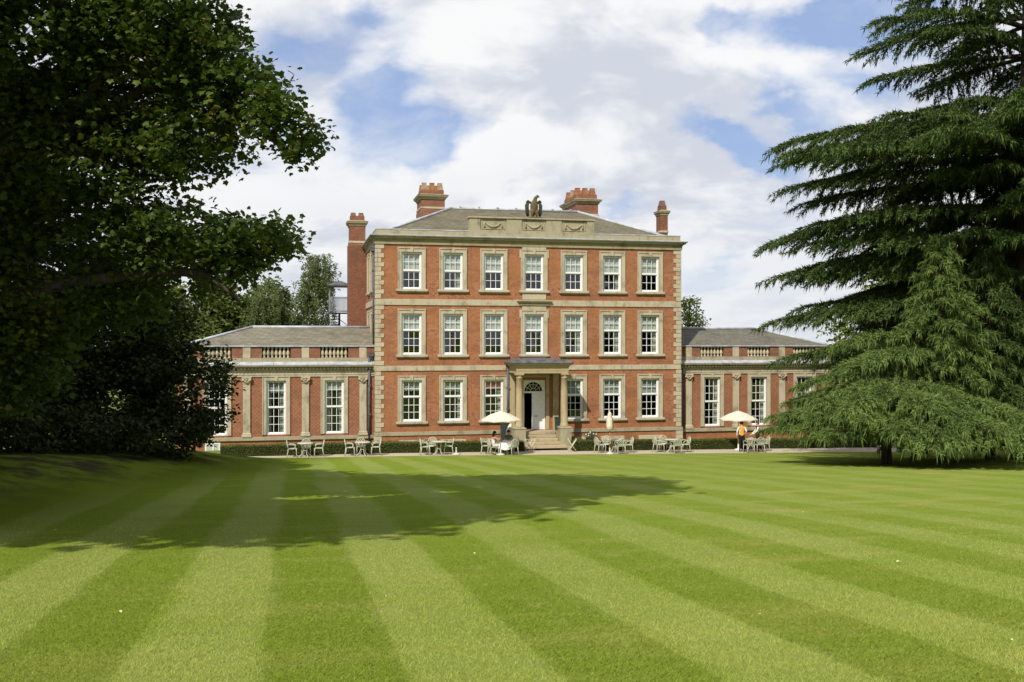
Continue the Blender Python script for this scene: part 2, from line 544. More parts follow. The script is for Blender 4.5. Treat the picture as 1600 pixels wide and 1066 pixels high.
M['stone_dark'] = stone_mat('lichened_cornice', (0.30, 0.265, 0.155), (0.11, 0.105, 0.055), 0.7, (0.34, 0.29, 0.16))
M['stone_gold'] = stone_mat('golden_portico_stone', (0.39, 0.315, 0.185), (0.18, 0.145, 0.08), 0.6, (0.41, 0.32, 0.18))
M['step'] = stone_mat('worn_step_stone', (0.38, 0.31, 0.20), (0.17, 0.15, 0.09), 0.6)
M['lead'] = plain('lead_sheet', (0.40, 0.42, 0.45), 0.45, 0.22, 2.5, 0.0, 0.4, 0.1)
M['lead_dark'] = plain('dark_lead', (0.10, 0.10, 0.105), 0.6, 0.4, 3.0)
M['slate'] = slate_mat('mossy_slate', (0.115, 0.102, 0.068), (0.175, 0.155, 0.110), (0.105, 0.092, 0.040))
M['slate_pale'] = slate_mat('pale_wing_slate', (0.16, 0.145, 0.108), (0.23, 0.21, 0.16), (0.125, 0.11, 0.06))
M['slate_dark'] = slate_mat('dark_slate', (0.105, 0.10, 0.085), (0.16, 0.15, 0.125), (0.15, 0.135, 0.075))
M['white'] = plain('white_gloss_paint', (0.78, 0.79, 0.78), 0.4, 0.05, 5.0, 0, 0.4)
M['glass'] = glass_mat()
M['blind'] = plain('pale_roller_blind', (0.66, 0.64, 0.56), 0.9, 0.08, 3.0)
M['blind_grey'] = plain('grey_lace_blind', (0.42, 0.43, 0.38), 0.9, 0.25, 12.0)
M['blind_red'] = plain('terracotta_blind', (0.52, 0.16, 0.12), 0.9, 0.12, 6.0)
M['curtain'] = plain('ivory_curtain', (0.52, 0.48, 0.37), 0.9, 0.15, 5.0)
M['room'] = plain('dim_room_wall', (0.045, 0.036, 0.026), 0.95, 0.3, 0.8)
M['pipe'] = plain('grey_iron_pipe', (0.10, 0.11, 0.125), 0.5, 0.2, 4.0)
M['iron'] = plain('black_painted_iron', (0.035, 0.040, 0.045), 0.5, 0.2, 4.0)
M['rail'] = plain('galvanised_railing', (0.22, 0.24, 0.26), 0.5, 0.15, 4.0)
M['pot_red'] = plain('terracotta_chimney_pot', (0.27, 0.115, 0.055), 0.85, 0.25, 5.0)
M['pot_buff'] = plain('buff_chimney_pot', (0.31, 0.215, 0.130), 0.85, 0.25, 5.0)
M['pot_soot'] = plain('sooty_chimney_pot', (0.16, 0.10, 0.07), 0.9, 0.3, 5.0)
M['eagle'] = stone_mat('lichened_eagle_stone', (0.125, 0.095, 0.040), (0.06, 0.05, 0.022), 0.6, (0.14, 0.105, 0.045))
M['eagle_wing'] = stone_mat('dark_wing_stone', (0.055, 0.048, 0.032), (0.025, 0.022, 0.015), 0.6, (0.05, 0.043, 0.028))
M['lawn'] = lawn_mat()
M['blade'] = lawn_mat(True)
M['ground'] = ground_mat('rough_grass', (0.09, 0.13, 0.018), (0.16, 0.20, 0.035), (0.10, 0.15, 0.02), 9.0)
M['gravel'] = ground_mat('gravel', (0.38, 0.31, 0.225), (0.55, 0.47, 0.36), (0.44, 0.365, 0.26), 40.0)
M['hedge'] = leaf_mat('box_hedge_leaf', (0.055, 0.075, 0.010), (0.115, 0.140, 0.020), trans=0.2)
M['hedge_core'] = plain('hedge_twigs', (0.020, 0.026, 0.006), 0.95, 0.5, 20.0)
M['sycamore'] = leaf_mat('sycamore_leaf', (0.032, 0.060, 0.009), (0.070, 0.108, 0.017), (0.22, 0.21, 0.03), 0.5, trans=0.34)
M['laurel'] = leaf_mat('dark_evergreen_leaf', (0.016, 0.026, 0.006), (0.036, 0.050, 0.011), trans=0.15, rough=0.6, spec=0.12)
M['bgleaf'] = leaf_mat('woodland_leaf', (0.065, 0.098, 0.018), (0.110, 0.145, 0.032), trans=0.35)
M['birch'] = leaf_mat('birch_leaf', (0.095, 0.130, 0.040), (0.145, 0.180, 0.065), trans=0.35)
M['lime'] = leaf_mat('yellow_green_leaf', (0.085, 0.125, 0.012), (0.14, 0.17, 0.022), trans=0.35)
M['cedar'] = leaf_mat('cedar_needles', (0.030, 0.055, 0.015), (0.078, 0.116, 0.030), trans=0.12, rough=0.7, spec=0.1)
M['cedar_bright'] = leaf_mat('weeping_cedar_needles', (0.052, 0.092, 0.024), (0.150, 0.205, 0.052), trans=0.2, rough=0.7, spec=0.1)
M['bark'] = bark_mat('dark_bark', (0.028, 0.022, 0.016), (0.075, 0.060, 0.044))
M['bark_birch'] = bark_mat('birch_bark', (0.16, 0.15, 0.12), (0.40, 0.38, 0.33))
M['chair'] = plain('pale_green_cast_metal', (0.50, 0.50, 0.385), 0.5, 0.10, 8.0)
M['canvas'] = plain('cream_canvas', (0.66, 0.575, 0.455), 0.85, 0.06, 4.0)
M['pole'] = plain('varnished_wood', (0.52, 0.30, 0.13), 0.55, 0.15, 6.0)
M['base'] = plain('pale_cast_stone', (0.52, 0.50, 0.42), 0.8, 0.1, 8.0)
M['base_white'] = plain('white_cast_base', (0.66, 0.68, 0.68), 0.7, 0.05, 8.0)
M['wood_pale'] = plain('pale_painted_slats', (0.62, 0.58, 0.40), 0.6, 0.1, 8.0)
M['linen'] = plain('white_linen', (0.80, 0.80, 0.80), 0.9, 0.04, 6.0)
M['skin'] = plain('skin', (0.50, 0.26, 0.17), 0.55, 0.06, 8.0)
M['hair'] = plain('dark_brown_hair', (0.022, 0.013, 0.010), 0.5, 0.4, 14.0)
M['hair_red'] = plain('auburn_hair', (0.09, 0.032, 0.016), 0.5, 0.4, 14.0)
M['shirt'] = plain('white_shirt', (0.74, 0.75, 0.78), 0.85, 0.06, 8.0)
M['blouse'] = plain('white_blouse', (0.78, 0.74, 0.74), 0.85, 0.06, 8.0)
M['gold_cloth'] = plain('gold_satin', (0.72, 0.36, 0.035), 0.4, 0.18, 9.0)
M['black_cloth'] = plain('black_cloth', (0.012, 0.012, 0.014), 0.8, 0.3, 8.0)
M['grey_cloth'] = plain('grey_striped_top', (0.14, 0.14, 0.14), 0.85, 0.6, 22.0)
M['denim'] = plain('dark_denim', (0.03, 0.035, 0.05), 0.85, 0.3, 9.0)
M['pot_dark'] = plain('dark_green_planter', (0.035, 0.052, 0.045), 0.5, 0.25, 5.0)
M['petal'] = plain('white_petals', (0.80, 0.80, 0.76), 0.8, 0.05, 8.0)
M['litter'] = leaf_mat('fallen_leaf', (0.40, 0.33, 0.16), (0.60, 0.52, 0.30), trans=0.1)

# ------------------------------------------------------------------ terrain
CO, SI = math.cos(YAW), math.sin(YAW)


def garden(r, f, up=None):
    """a spot r metres right of and f metres beyond the viewpoint on the lawn; up is metres above 6.0"""
    x = EYE.x + r * CO + f * SI
    y = EYE.y - r * SI + f * CO
    return Vector((x, y, lawn_z(x, y) if up is None else 6.0 + up))


def sstep(a, b, x):
    t = np.clip((np.asarray(x, dtype=float) - a) / (b - a), 0, 1)
    return t * t * (3 - 2 * t)


def terrace_z(x):
    return -0.011 * np.clip(x, 0, 30)


def edge_y(x):
    return -4.30 - 0.040 * np.clip(x, -12, 30)


def lawn_z(x, y):
    x = np.asarray(x, dtype=float); y = np.asarray(y, dtype=float)
    d = np.maximum(edge_y(x) - y, 0.0)
    z = terrace_z(x) + 0.0816 * np.minimum(d, 75) - 0.004
    r = (x - EYE.x) * CO - (y - EYE.y) * SI
    f = (x - EYE.x) * SI + (y - EYE.y) * CO
    z = z + 0.9 * sstep(-9.5, -15, r) * sstep(2, 20, f) * sstep(54, 40, f)
    z = z + 0.02 * np.sin(x * 0.6 + 0.3 * y) * sstep(0, 6, d)
    out = z
    return float(out) if out.ndim == 0 else out


def grid_sheet(name, xs, ys, zf, mat):
    X, Y = np.meshgrid(xs, ys)
    V = np.stack([X, Y, zf(X, Y)], -1).reshape(-1, 3)
    nx, ny = len(xs), len(ys)
    i = np.arange((ny - 1) * (nx - 1)); r, c = i // (nx - 1), i % (nx - 1)
    a = r * nx + c
    F = np.stack([a, a + 1, a + nx + 1, a + nx], -1)
    return link(name, mesh_np(name, V, F, mat, True))


xs = np.concatenate([[-700, -300, -120, -60], np.arange(-40, 50, 0.75), [60, 100, 250, 700]])
t = np.concatenate([[0.0, 0.05, 0.4], np.arange(1, 60, 0.75), [70, 80, 120, 300, 900]])
X, T = np.meshgrid(xs, t)
Yv = edge_y(X) - T
V = np.stack([X, Yv, lawn_z(X, Yv)], -1)
V[0, :, 2] -= 0.06                                       # cut turf edge
V = V.reshape(-1, 3)
nx = len(xs)
i = np.arange((len(t) - 1) * (nx - 1)); rr, cc = i // (nx - 1), i % (nx - 1)
a = rr * nx + cc
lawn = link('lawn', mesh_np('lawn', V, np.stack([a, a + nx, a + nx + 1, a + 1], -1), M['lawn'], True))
tag(lawn, 'striped mown lawn sloping down to the house', kind='structure')

xg = np.array([-900, -12, 0, 10, 20, 30, 900.0])
gsh = grid_sheet('ground', xg, np.array([-6.5, -4, 0, 20, 80, 300, 1500.0]), lambda x, y: terrace_z(x) - 0.05, M['ground'])
tag(gsh, 'rough grass ground round the house', kind='structure')
xp = np.concatenate([np.arange(-9.2, 31, 1.0)])
Yp0, Yp1 = edge_y(xp) - 0.02, np.full_like(xp, -2.2)
Vp = np.concatenate([np.stack([xp, Yp0, terrace_z(xp) - 0.006], -1), np.stack([xp, Yp1, terrace_z(xp) - 0.006], -1)])
k = np.arange(len(xp) - 1)
pth = link('path', mesh_np('path', Vp, np.stack([k, k + 1, k + 1 + len(xp), k + len(xp)], -1), M['gravel']))
tag(pth, 'pale gravel path between lawn and house', kind='structure')

# ------------------------------------------------------------------ the house: main block
W, DEP = 18.58, 15.0
house = thing('country_house', 'three-storey red brick country house with stone quoins and columned porch', 'house')


def wall_faces(b, x0, x1, z0, z1, holes, y=0.0, depth=0.32):
    """front sheet of a wall with window openings and their reveals"""
    xsn = sorted({x0, x1, *[h[0] for h in holes], *[h[1] for h in holes]})
    zsn = sorted({z0, z1, *[h[2] for h in holes], *[h[3] for h in holes]})
    for i in range(len(xsn) - 1):
        for j in range(len(zsn) - 1):
            cx, cz = (xsn[i] + xsn[i + 1]) / 2, (zsn[j] + zsn[j + 1]) / 2
            if any(h[0] < cx < h[1] and h[2] < cz < h[3] for h in holes): continue
            for yy, o in ((y, 1), (y + depth, -1)):
                q = [(xsn[i], yy, zsn[j]), (xsn[i + 1], yy, zsn[j]), (xsn[i + 1], yy, zsn[j + 1]), (xsn[i], yy, zsn[j + 1])]
                b.add(q, [(0, 1, 2, 3) if o > 0 else (3, 2, 1, 0)])
    for (a, c, d, e) in holes:
        y1 = y + depth
        b.add([(a, y, d), (a, y1, d), (a, y1, e), (a, y, e)], [(0, 1, 2, 3)])
        b.add([(c, y, d), (c, y1, d), (c, y1, e), (c, y, e)], [(3, 2, 1, 0)])
        b.add([(a, y, d), (c, y, d), (c, y1, d), (a, y1, d)], [(0, 1, 2, 3)])
        b.add([(a, y, e), (c, y, e), (c, y1, e), (a, y1, e)], [(3, 2, 1, 0)])
    return b


# window kinds: opening width, height, rows above / below the meeting rail, meeting rail fraction
KINDS = {'top': (1.17, 2.15, 2, 2), 'mid': (1.17, 2.38, 2, 3), 'ground': (1.17, 2.39, 2, 3), 'wing': (1.10, 3.08, 3, 3)}
CX = [2.06, 4.47, 6.89, 9.33, 11.77, 14.18, 16.59]
ZB = {'top': 9.10, 'mid': 5.32, 'ground': 1.46, 'wing': 0.77}
KM = {}


def kind_meshes(k):
    w, h, ru, rl = KINDS[k]
    d = {}
    f = MB()
    hw = w / 2
    fr = 0.085                                            # box frame
    y0, y1 = 0.075, 0.30
    f.box(-hw, -hw + fr, y0, y1, 0, h); f.box(hw - fr, hw, y0, y1, 0, h)
    f.box(-hw + fr, hw - fr, y0, y1, h - fr * 0.8, h); f.box(-hw + fr, hw - fr, y0 - 0.03, y1, 0, 0.075)
    ix0, ix1, iz0, iz1 = -hw + fr, hw - fr, 0.075, h - fr * 0.8
    ph = (iz1 - iz0 - 0.05) / (ru + rl)
    zm = iz0 + rl * ph
    panes = []
    bar = 0.028
    for (za, zb, n, yo) in ((iz0, zm, rl, 0.155), (zm + 0.05, iz1, ru, 0.105)):
        st = 0.045
        f.box(ix0, ix0 + st, yo, yo + 0.045, za, zb); f.box(ix1 - st, ix1, yo, yo + 0.045, za, zb)
        f.box(ix0 + st, ix1 - st, yo, yo + 0.045, za, za + 0.05); f.box(ix0 + st, ix1 - st, yo, yo + 0.045, zb - 0.04, zb)
        gx0, gx1, gz0, gz1 = ix0 + st, ix1 - st, za + 0.05, zb - 0.04
        for c in (1, 2):
            x = gx0 + (gx1 - gx0) * c / 3
            f.box(x - bar / 2, x + bar / 2, yo + 0.005, yo + 0.04, gz0, gz1)
        for r_ in range(1, n):
            z = gz0 + (gz1 - gz0) * r_ / n
            f.box(gx0, gx1, yo + 0.007, yo + 0.038, z - bar / 2, z + bar / 2)
        pw, pz = (gx1 - gx0) / 3 - bar, (gz1 - gz0) / n - bar
        pm = MB().box(-pw / 2, pw / 2, -0.002, 0.002, -pz / 2, pz / 2).mesh('pane', M['glass'])
        for r_ in range(n):
            for c in range(3):
                panes.append((pm, (gx0 + (gx1 - gx0) * (c + 0.5) / 3, yo + 0.022, gz0 + (gz1 - gz0) * (r_ + 0.5) / n)))
    f.box(ix0, ix1, 0.10, 0.20, zm, zm + 0.05)            # meeting rail
    d['frame'] = f.mesh('window', M['white'])
    d['panes'] = panes
    d['inner'] = (ix0, ix1, iz0, iz1, zm)
    # stone surround
    ar = MB()
    aw = 0.225
    for s in (-1, 1):
        xa, xb = sorted((s * hw, s * (hw + aw)))
        ar.box(xa, xb, -0.05, 0.02, 0, h)
        xo, xi = s * (hw + aw), s * (hw + aw - 0.06)
        ar.box(min(xo, xi), max(xo, xi), -0.085, -0.05, 0, h + 0.20)
    ar.box(-hw - aw, hw + aw, -0.052, 0.02, h + 0.001, h + 0.27)
    ar.box(-hw - aw - 0.002, hw + aw + 0.002, -0.088, -0.052, h + 0.20, h + 0.272)
    d['arch'] = ar.mesh('architrave', M['stone'])
    kb = MB()
    kb.add([(-0.07, -0.10, h - 0.01), (0.07, -0.10, h - 0.01), (0.10, -0.10, h + 0.285), (-0.10, -0.10, h + 0.285),
            (-0.07, 0.0, h - 0.01), (0.07, 0.0, h - 0.01), (0.10, 0.0, h + 0.285), (-0.10, 0.0, h + 0.285)],
           [(0, 1, 2, 3), (1, 5, 6, 2), (4, 0, 3, 7), (3, 2, 6, 7), (0, 4, 5, 1)])
    d['key'] = kb.mesh('keystone', M['stone'])
    sl = MB()
    sw = hw + aw + 0.10
    sl.box(-sw, sw, -0.15, 0.16, -0.13, 0.0, bev=0.012)
    sl.box(-sw + 0.06, sw - 0.06, -0.09, 0.0, -0.19, -0.131)
    d['sill'] = sl.mesh('sill', M['stone'])
    return d


for kname in KINDS: KM[kname] = kind_meshes(kname)


def fabric(x0, x1, z0, z1, y, nx, amp, vertical=True, scallop=0.0):
    """a hanging cloth with folds and thickness"""
    b = MB()
    nz = 6
    vs = []
    for side in (0, 1):
        for j in range(nz + 1):
            for i in range(nx + 1):
                u = i / nx
                x = x0 + (x1 - x0) * u
                zz = z0 + (z1 - z0) * j / nz
                if j == 0 and scallop: zz -= scallop * abs(math.sin(u * math.pi * 3))
                yy = y + (amp * math.sin(u * nx * 1.7) if vertical else amp * math.sin(j * 2.1 + u * 5)) + side * 0.006
                vs.append((x, yy, zz))
    n = (nx + 1) * (nz + 1)
    fs = []
    for j in range(nz):
        for i in range(nx):
            q = j * (nx + 1) + i
            fs.append((q, q + 1, q + nx + 2, q + nx + 1)); fs.append((n + q + nx + 1, n + q + nx + 2, n + q + 1, n + q))
    return b.add(vs, fs, 0, True)


def window(parent, k, loc, rotz=0.0, blind=None, bmat='blind', curtain=None, plainkey=True, sill=True, flat_blind=True):
    d = KM[k]
    w = link('window', d['frame'], parent, loc, (0, 0, rotz))
    for pm, pl in d['panes']: link('pane', pm, w, pl, (random.uniform(-.012, .012), 0, random.uniform(-.012, .012)))
    link('architrave', d['arch'], w)
    if plainkey: link('keystone', d['key'], w)
    if sill: link('sill', d['sill'], w)
    x0, x1, z0, z1, zm = d['inner']
    if blind:
        zb = z1 - (z1 - z0) * blind
        fabric(x0 + 0.003, x1 - 0.003, zb, z1 - 0.003, 0.235, 12, 0.006 if flat_blind else 0.03, flat_blind, 0.0 if flat_blind else 0.09).build('blind', M[bmat], w)
    if curtain:
        for s in ((1,) if curtain == 1 else (-1,) if curtain == -1 else (-1, 1)):
            cw = random.uniform(0.16, 0.28)
            xa, xb = (x1 - cw, x1 + 0.04) if s > 0 else (x0 - 0.04, x0 + cw)
            fabric(xa, xb, z0 - 0.05, z1, 0.37, 10, 0.03).build('curtain', M['curtain'], w)
    return w


holes = []
for k in ('top', 'mid', 'ground'):
    ww, hh = KINDS[k][0], KINDS[k][1]
    for i, cx in enumerate(CX):
        if k == 'ground' and i == 3: continue
        holes.append((cx - ww / 2, cx + ww / 2, ZB[k], ZB[k] + hh))
DOOR = (8.68, 10.02, 0.86, 3.80)
holes.append(DOOR)
b = MB()
wall_faces(b, 0, W, -0.5, 12.0, holes)
# side and rear walls; the left one has windows too
side = [(2.3, 'top'), (5.0, 'top'), (2.3, 'mid'), (5.0, 'mid')]
sb = MB()
sh = [(-y - KINDS[k][0] / 2, -y + KINDS[k][0] / 2, ZB[k], ZB[k] + KINDS[k][1]) for y, k in side]
wall_faces(sb, -DEP, -0.001, -0.5, 12.0, sh)
b.add([(y, -x, z) for x, y, z in sb.v], sb.f)            # turned so that it faces -X
b.add([(W, 0.001, -0.5), (W, DEP, -0.5), (W, DEP, 12.0), (W, 0.001, 12.0)], [(0, 1, 2, 3)])
b.add([(W, DEP, -0.5), (0, DEP, -0.5), (0, DEP, 12.0), (W, DEP, 12.0)], [(0, 1, 2, 3)])
b.build('wall', M['brick'], house)
# rooms behind the glass
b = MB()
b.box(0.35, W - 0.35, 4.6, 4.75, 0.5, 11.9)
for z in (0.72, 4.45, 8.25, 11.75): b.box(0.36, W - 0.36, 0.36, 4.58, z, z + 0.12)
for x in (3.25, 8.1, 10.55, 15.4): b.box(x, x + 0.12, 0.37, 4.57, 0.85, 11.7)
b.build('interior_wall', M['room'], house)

blinds = {'top': [.55, .55, .53, .54, .50, .52, .52], 'mid': [.43, .40, .40, .37, .40, .40, .40], 'ground': [.22, .24, .20, 0, .44, .42, .40]}
for k in ('top', 'mid', 'ground'):
    for i, cx in enumerate(CX):
        if k == 'ground' and i == 3: continue
        bm = 'blind'
        if k == 'ground': bm = ['blind_grey', 'blind_grey', 'blind_red', '', 'blind_grey', 'blind_grey', 'blind_grey'][i]
        window(house, k, (cx, 0, ZB[k]), 0, blinds[k][i], bm, curtain=(1 if (k, i) in (('mid', 4), ('mid', 5), ('mid', 6), ('ground', 2), ('ground', 1), ('top', 1), ('top', 5)) else None),
               plainkey=True, flat_blind=not (k == 'ground' and i < 2))
for y, k in side:
    window(house, k, (0, y, ZB[k]), -math.pi / 2, 0.5)

# quoins, block by block
zq = []
z = 0.89
spans = [(0.89, 4.37), (4.70, 8.16), (8.55, 11.66)]
qi = 0
for (za, zb) in spans:
    n = round((zb - za) / 0.262)
    for j in range(n):
        zq.append((za + (zb - za) * j / n, za + (zb - za) * (j + 1) / n, qi)); qi += 1
qm = {}
for long_ in (0, 1):
    for sx in (-1, 1):
        lf, ls = (0.47, 0.30) if long_ else (0.30, 0.47)
        hq = 0.262
        q = MB()
        x0, x1 = (-0.035, lf) if sx < 0 else (-lf, 0.035)
        q.box(x0, x1, -0.035, ls, 0.008, hq - 0.008, bev=0.014)
        qm[(long_, sx)] = q.mesh('quoin_block', M['stone'])
for z0, z1, j in zq:
    for sx, xx in ((-1, 0.0), (1, W)):
        o = link('quoin_block', qm[(j % 2, sx)], house, (xx, 0, z0))
        o.scale.z = (z1 - z0) / 0.262


def stone_run(parent, name, x0, x1, y0, y1, z0, z1, mat, step=1.45, bev=0.008):
    x = x0
    while x < x1 - 0.01:
        e = min(x1, x + step * random.uniform(0.75, 1.25))
        if x1 - e < 0.45: e = x1
        MB().box(x + 0.003, e - 0.003, y0, y1, z0, z1, bev=bev).build(name, mat, parent)
        x = e


for (z0, z1, sx0, sx1) in ((8.18, 8.53, 8.50, 10.16), (4.39, 4.68, 7.62, 11.05)):
    stone_run(house, 'band_stone', 0.0, sx0, -0.055, 0.02, z0, z1, M['stone'])
    stone_run(house, 'band_stone', sx1, W, -0.055, 0.02, z0, z1, M['stone'])
    MB().box(-0.055, 0.02, 0.022, DEP, z0 + 0.001, z1 - 0.001).build('side_band', M['stone'], house)
# plinth: weathered moulding over a brick base with stone lintels of the cellar windows
stone_run(house, 'plinth_stone', -0.10, 7.55, -0.12, 0.0, 0.66, 0.87, M['stone_grey'], 2.2)
stone_run(house, 'plinth_stone', 11.1, W + 0.10, -0.12, 0.0, 0.66, 0.87, M['stone_grey'], 2.2)
pl = MB(); pl.box(-0.06, 7.5, -0.06, -0.001, -0.6, 0.655); pl.box(11.1, W + 0.06, -0.06, -0.001, -0.6, 0.655)
pl.build('plinth_wall', M['brick'], house)
for cx in CX[:3] + CX[4:]:
    MB().box(cx - 0.75, cx + 0.75, -0.085, -0.03, 0.16, 0.40, bev=0.01).build('cellar_lintel', M['stone'], house)
for x0 in (-0.10, W - 0.34):
    for j in range(3):
        MB().box(x0, x0 + 0.44, -0.10 - 0.02 * (j % 2), 0.25, -0.12 + j * 0.26, 0.13 + j * 0.26, bev=0.012).build('quoin_block', M['stone'], house)

# frieze and cornice, mitred round the block
MB().ring(0, W, 0, DEP, [(0.012, 11.68), (0.075, 11.68), (0.075, 11.90), (0.11, 11.92), (0.11, 11.965)], cap=False).build('frieze', M['stone_dark'], house)
MB().ring(0, W, 0, DEP, [(0.10, 11.962), (0.14, 11.975), (0.18, 12.01), (0.26, 12.03), (0.26, 12.085), (0.31, 12.10), (0.335, 12.15), (0.0, 12.155)], cap=False).build('cornice', M['stone_dark'], house)
MB().ring(0, W, 0, DEP, [(0.34, 12.146), (0.35, 12.19), (0.02, 12.25)], cap=False).build('cornice_lead', M['lead'], house)
pr = MB()
pr.box(0.02, W - 0.02, 0.0, 0.32, 12.16, 12.52); pr.box(0.021, 0.34, 0.33, DEP, 12.16, 12.515); pr.box(W - 0.34, W - 0.021, 0.33, DEP, 12.16, 12.515)
pr.build('parapet', M['stone_grey'], house)
cp = MB(); cp.box(0.0, W, -0.02, 0.34, 12.522, 12.575); cp.box(0.0, 0.36, 0.345, DEP, 12.521, 12.57); cp.box(W - 0.36, W, 0.345, DEP, 12.521, 12.57)
cp.build('parapet_coping', M['lead'], house)

# main roof: hipped slate round a lead flat
x0, x1, y0, y1 = 0.35, W - 0.35, 0.34, DEP - 0.3
rx0, rx1, ry0, ry1, rz, ez = 5.10, 13.35, 4.55, 10.6, 14.43, 12.35
rf = MB()
rf.add([(x0, y0, ez), (x1, y0, ez), (x1, y1, ez), (x0, y1, ez), (rx0, ry0, rz), (rx1, ry0, rz), (rx1, ry1, rz), (rx0, ry1, rz)],
       [(0, 1, 5, 4), (1, 2, 6, 5), (2, 3, 7, 6), (3, 0, 4, 7)])
roof = rf.build('roof', M['slate'], house)
MB().box(rx0, rx1, ry0, ry1, rz - 0.05, rz + 0.02).build('lead_flat', M['lead'], roof)
for p, q in (((x0, y0, ez + .05), (rx0, ry0, rz + .04)), ((x1, y0, ez + .05), (rx1, ry0, rz + .04)), ((rx0, ry0, rz + .04), (rx1, ry0, rz + .04))):
    MB().tube([p, q], 0.085, 8).build('lead_roll', M['lead'], roof)
for j in range(7):
    xx = rx0 + 0.5 + j * 1.2
    MB().box(xx, xx + 0.12, ry0 - 0.10, ry0 + 0.10, rz + 0.10, rz + 0.17).build('ridge_clip', M['lead'], roof)

# attic panel over the middle bays with three carved swags
at = MB()
at.box(5.45, 13.02, -0.04, 0.45, 12.20, 12.62)
for (xa, xb) in ((5.45, 6.08), (7.66, 8.58), (10.08, 11.02), (12.60, 13.02)): at.box(xa, xb, -0.04, 0.449, 12.621, 13.30)
for (xa, xb) in ((6.081, 7.659), (8.581, 10.079), (11.021, 12.599)):
    at.box(xa, xb, 0.03, 0.448, 12.621, 13.30)
attic = at.build('attic_panel', M['stone_grey'], house)
MB().box(5.38, 13.09, -0.10, 0.50, 13.302, 13.40, bev=0.02).build('attic_coping', M['stone_grey'], attic)
for (xa, xb) in ((6.081, 7.659), (8.581, 10.079), (11.021, 12.599)):
    fm = MB()
    fm.box(xa + .10, xb - .10, 0.0, 0.029, 13.20, 13.24); fm.box(xa + .10, xb - .10, 0.0, 0.029, 12.68, 12.72)
    fm.box(xa + .10, xa + .14, 0.0, 0.028, 12.72, 13.20); fm.box(xb - .14, xb - .10, 0.0, 0.028, 12.72, 13.20)
    fm.build('panel_moulding', M['stone_grey'], attic)
    cxp, hwp = (xa + xb) / 2, (xb - xa) / 2 - 0.28
    pts = [(cxp + hwp * t, 0.01, 13.12 - 0.30 * (1 - t * t)) for t in np.linspace(-1, 1, 11)]
    sw = MB().tube(pts, [0.025 + 0.06 * (1 - abs(t)) for t in np.linspace(-1, 1, 11)], 7)
    for s in (-1, 1): sw.tube([(cxp + s * hwp, 0.01, 13.13), (cxp + s * (hwp + .03), 0.01, 12.95), (cxp + s * (hwp + .02), 0.01, 12.78)], [0.04, 0.035, 0.06], 6)
    sw.build('swag', M['stone_grey'], attic)


def chimney(x0, x1, y0, y1, z0, zs, zc, zt, npx, npy, mats, band=True, bm='brick_dark', steps=0.0, cs=1.0):
    """brick stack, stone band, moulded cap, brick blocking, tapering pots"""
    c = MB()
    if steps: c.ring(x0, x1, y0, y1, [(steps, z0), (steps, zs - 0.12), (0.0, zs), (0.0, zc)], cap=True)
    else: c.ring(x0, x1, y0, y1, [(0.0, z0), (0.0, zc)], cap=True)
    o = c.build('chimney', M[bm], house)
    if band: MB().ring(x0, x1, y0, y1, [(0.001, zs), (0.05, zs), (0.05, zs + 0.11), (0.001, zs + 0.13)], cap=False).build('chimney_band', M['stone'], o)
    MB().ring(x0, x1, y0, y1, [(0.002, zc - 0.02), (0.06 * cs, zc), (0.09 * cs, zc + 0.10), (0.20 * cs, zc + 0.17), (0.22 * cs, zc + 0.25), (0.25 * cs, zc + 0.28), (-0.02, zc + 0.36)], cap=True).build('chimney_cap', M['stone_dark'], o)
    MB().ring(x0, x1, y0, y1, [(-0.06, zc + 0.33), (-0.06, zc + 0.64)], cap=True).build('chimney_blocking', M[bm], o)
    k = 0
    for i in range(npx):
        for j in range(npy):
            px = x0 + (x1 - x0) * (i + 0.5) / npx
            py = y0 + (y1 - y0) * (j + 0.5) / npy
            zb = zc + 0.635
            h = zt - zb
            r = min((x1 - x0) / npx, 0.62) * 0.42
            MB().ring(px, px, py, py, [(r, zb), (r * 0.64, zb + h * 0.93), (r * 0.70, zb + h * 0.93), (r * 0.70, zb + h), (r * 0.5, zb + h), (r * 0.5, zb + h - 0.15)], cap=True).build('chimney_pot', M[mats[k % len(mats)]], o)
            k += 1


chimney(3.72, 5.30, 8.6, 10.9, 13.0, 14.95, 15.58, 16.74, 3, 2, ['pot_buff', 'pot_red', 'pot_red', 'pot_buff', 'pot_buff', 'pot_red'], bm='brick_red', steps=0.06)
chimney(14.05, 15.62, 7.4, 10.6, 12.9, 14.62, 15.42, 16.55, 3, 3, ['pot_red', 'pot_buff', 'pot_red'], bm='brick_red')
chimney(-1.06, -0.06, 7.2, 8.5, -0.4, 12.42, 13.52, 14.42, 2, 1, ['pot_soot'], bm='brick_dark', steps=0.09, cs=.75)
chimney(19.04, 19.55, 4.6, 5.4, -0.4, 13.28, 14.42, 15.42, 1, 1, ['pot_soot'], bm='brick_dark', steps=0.0, cs=.62)

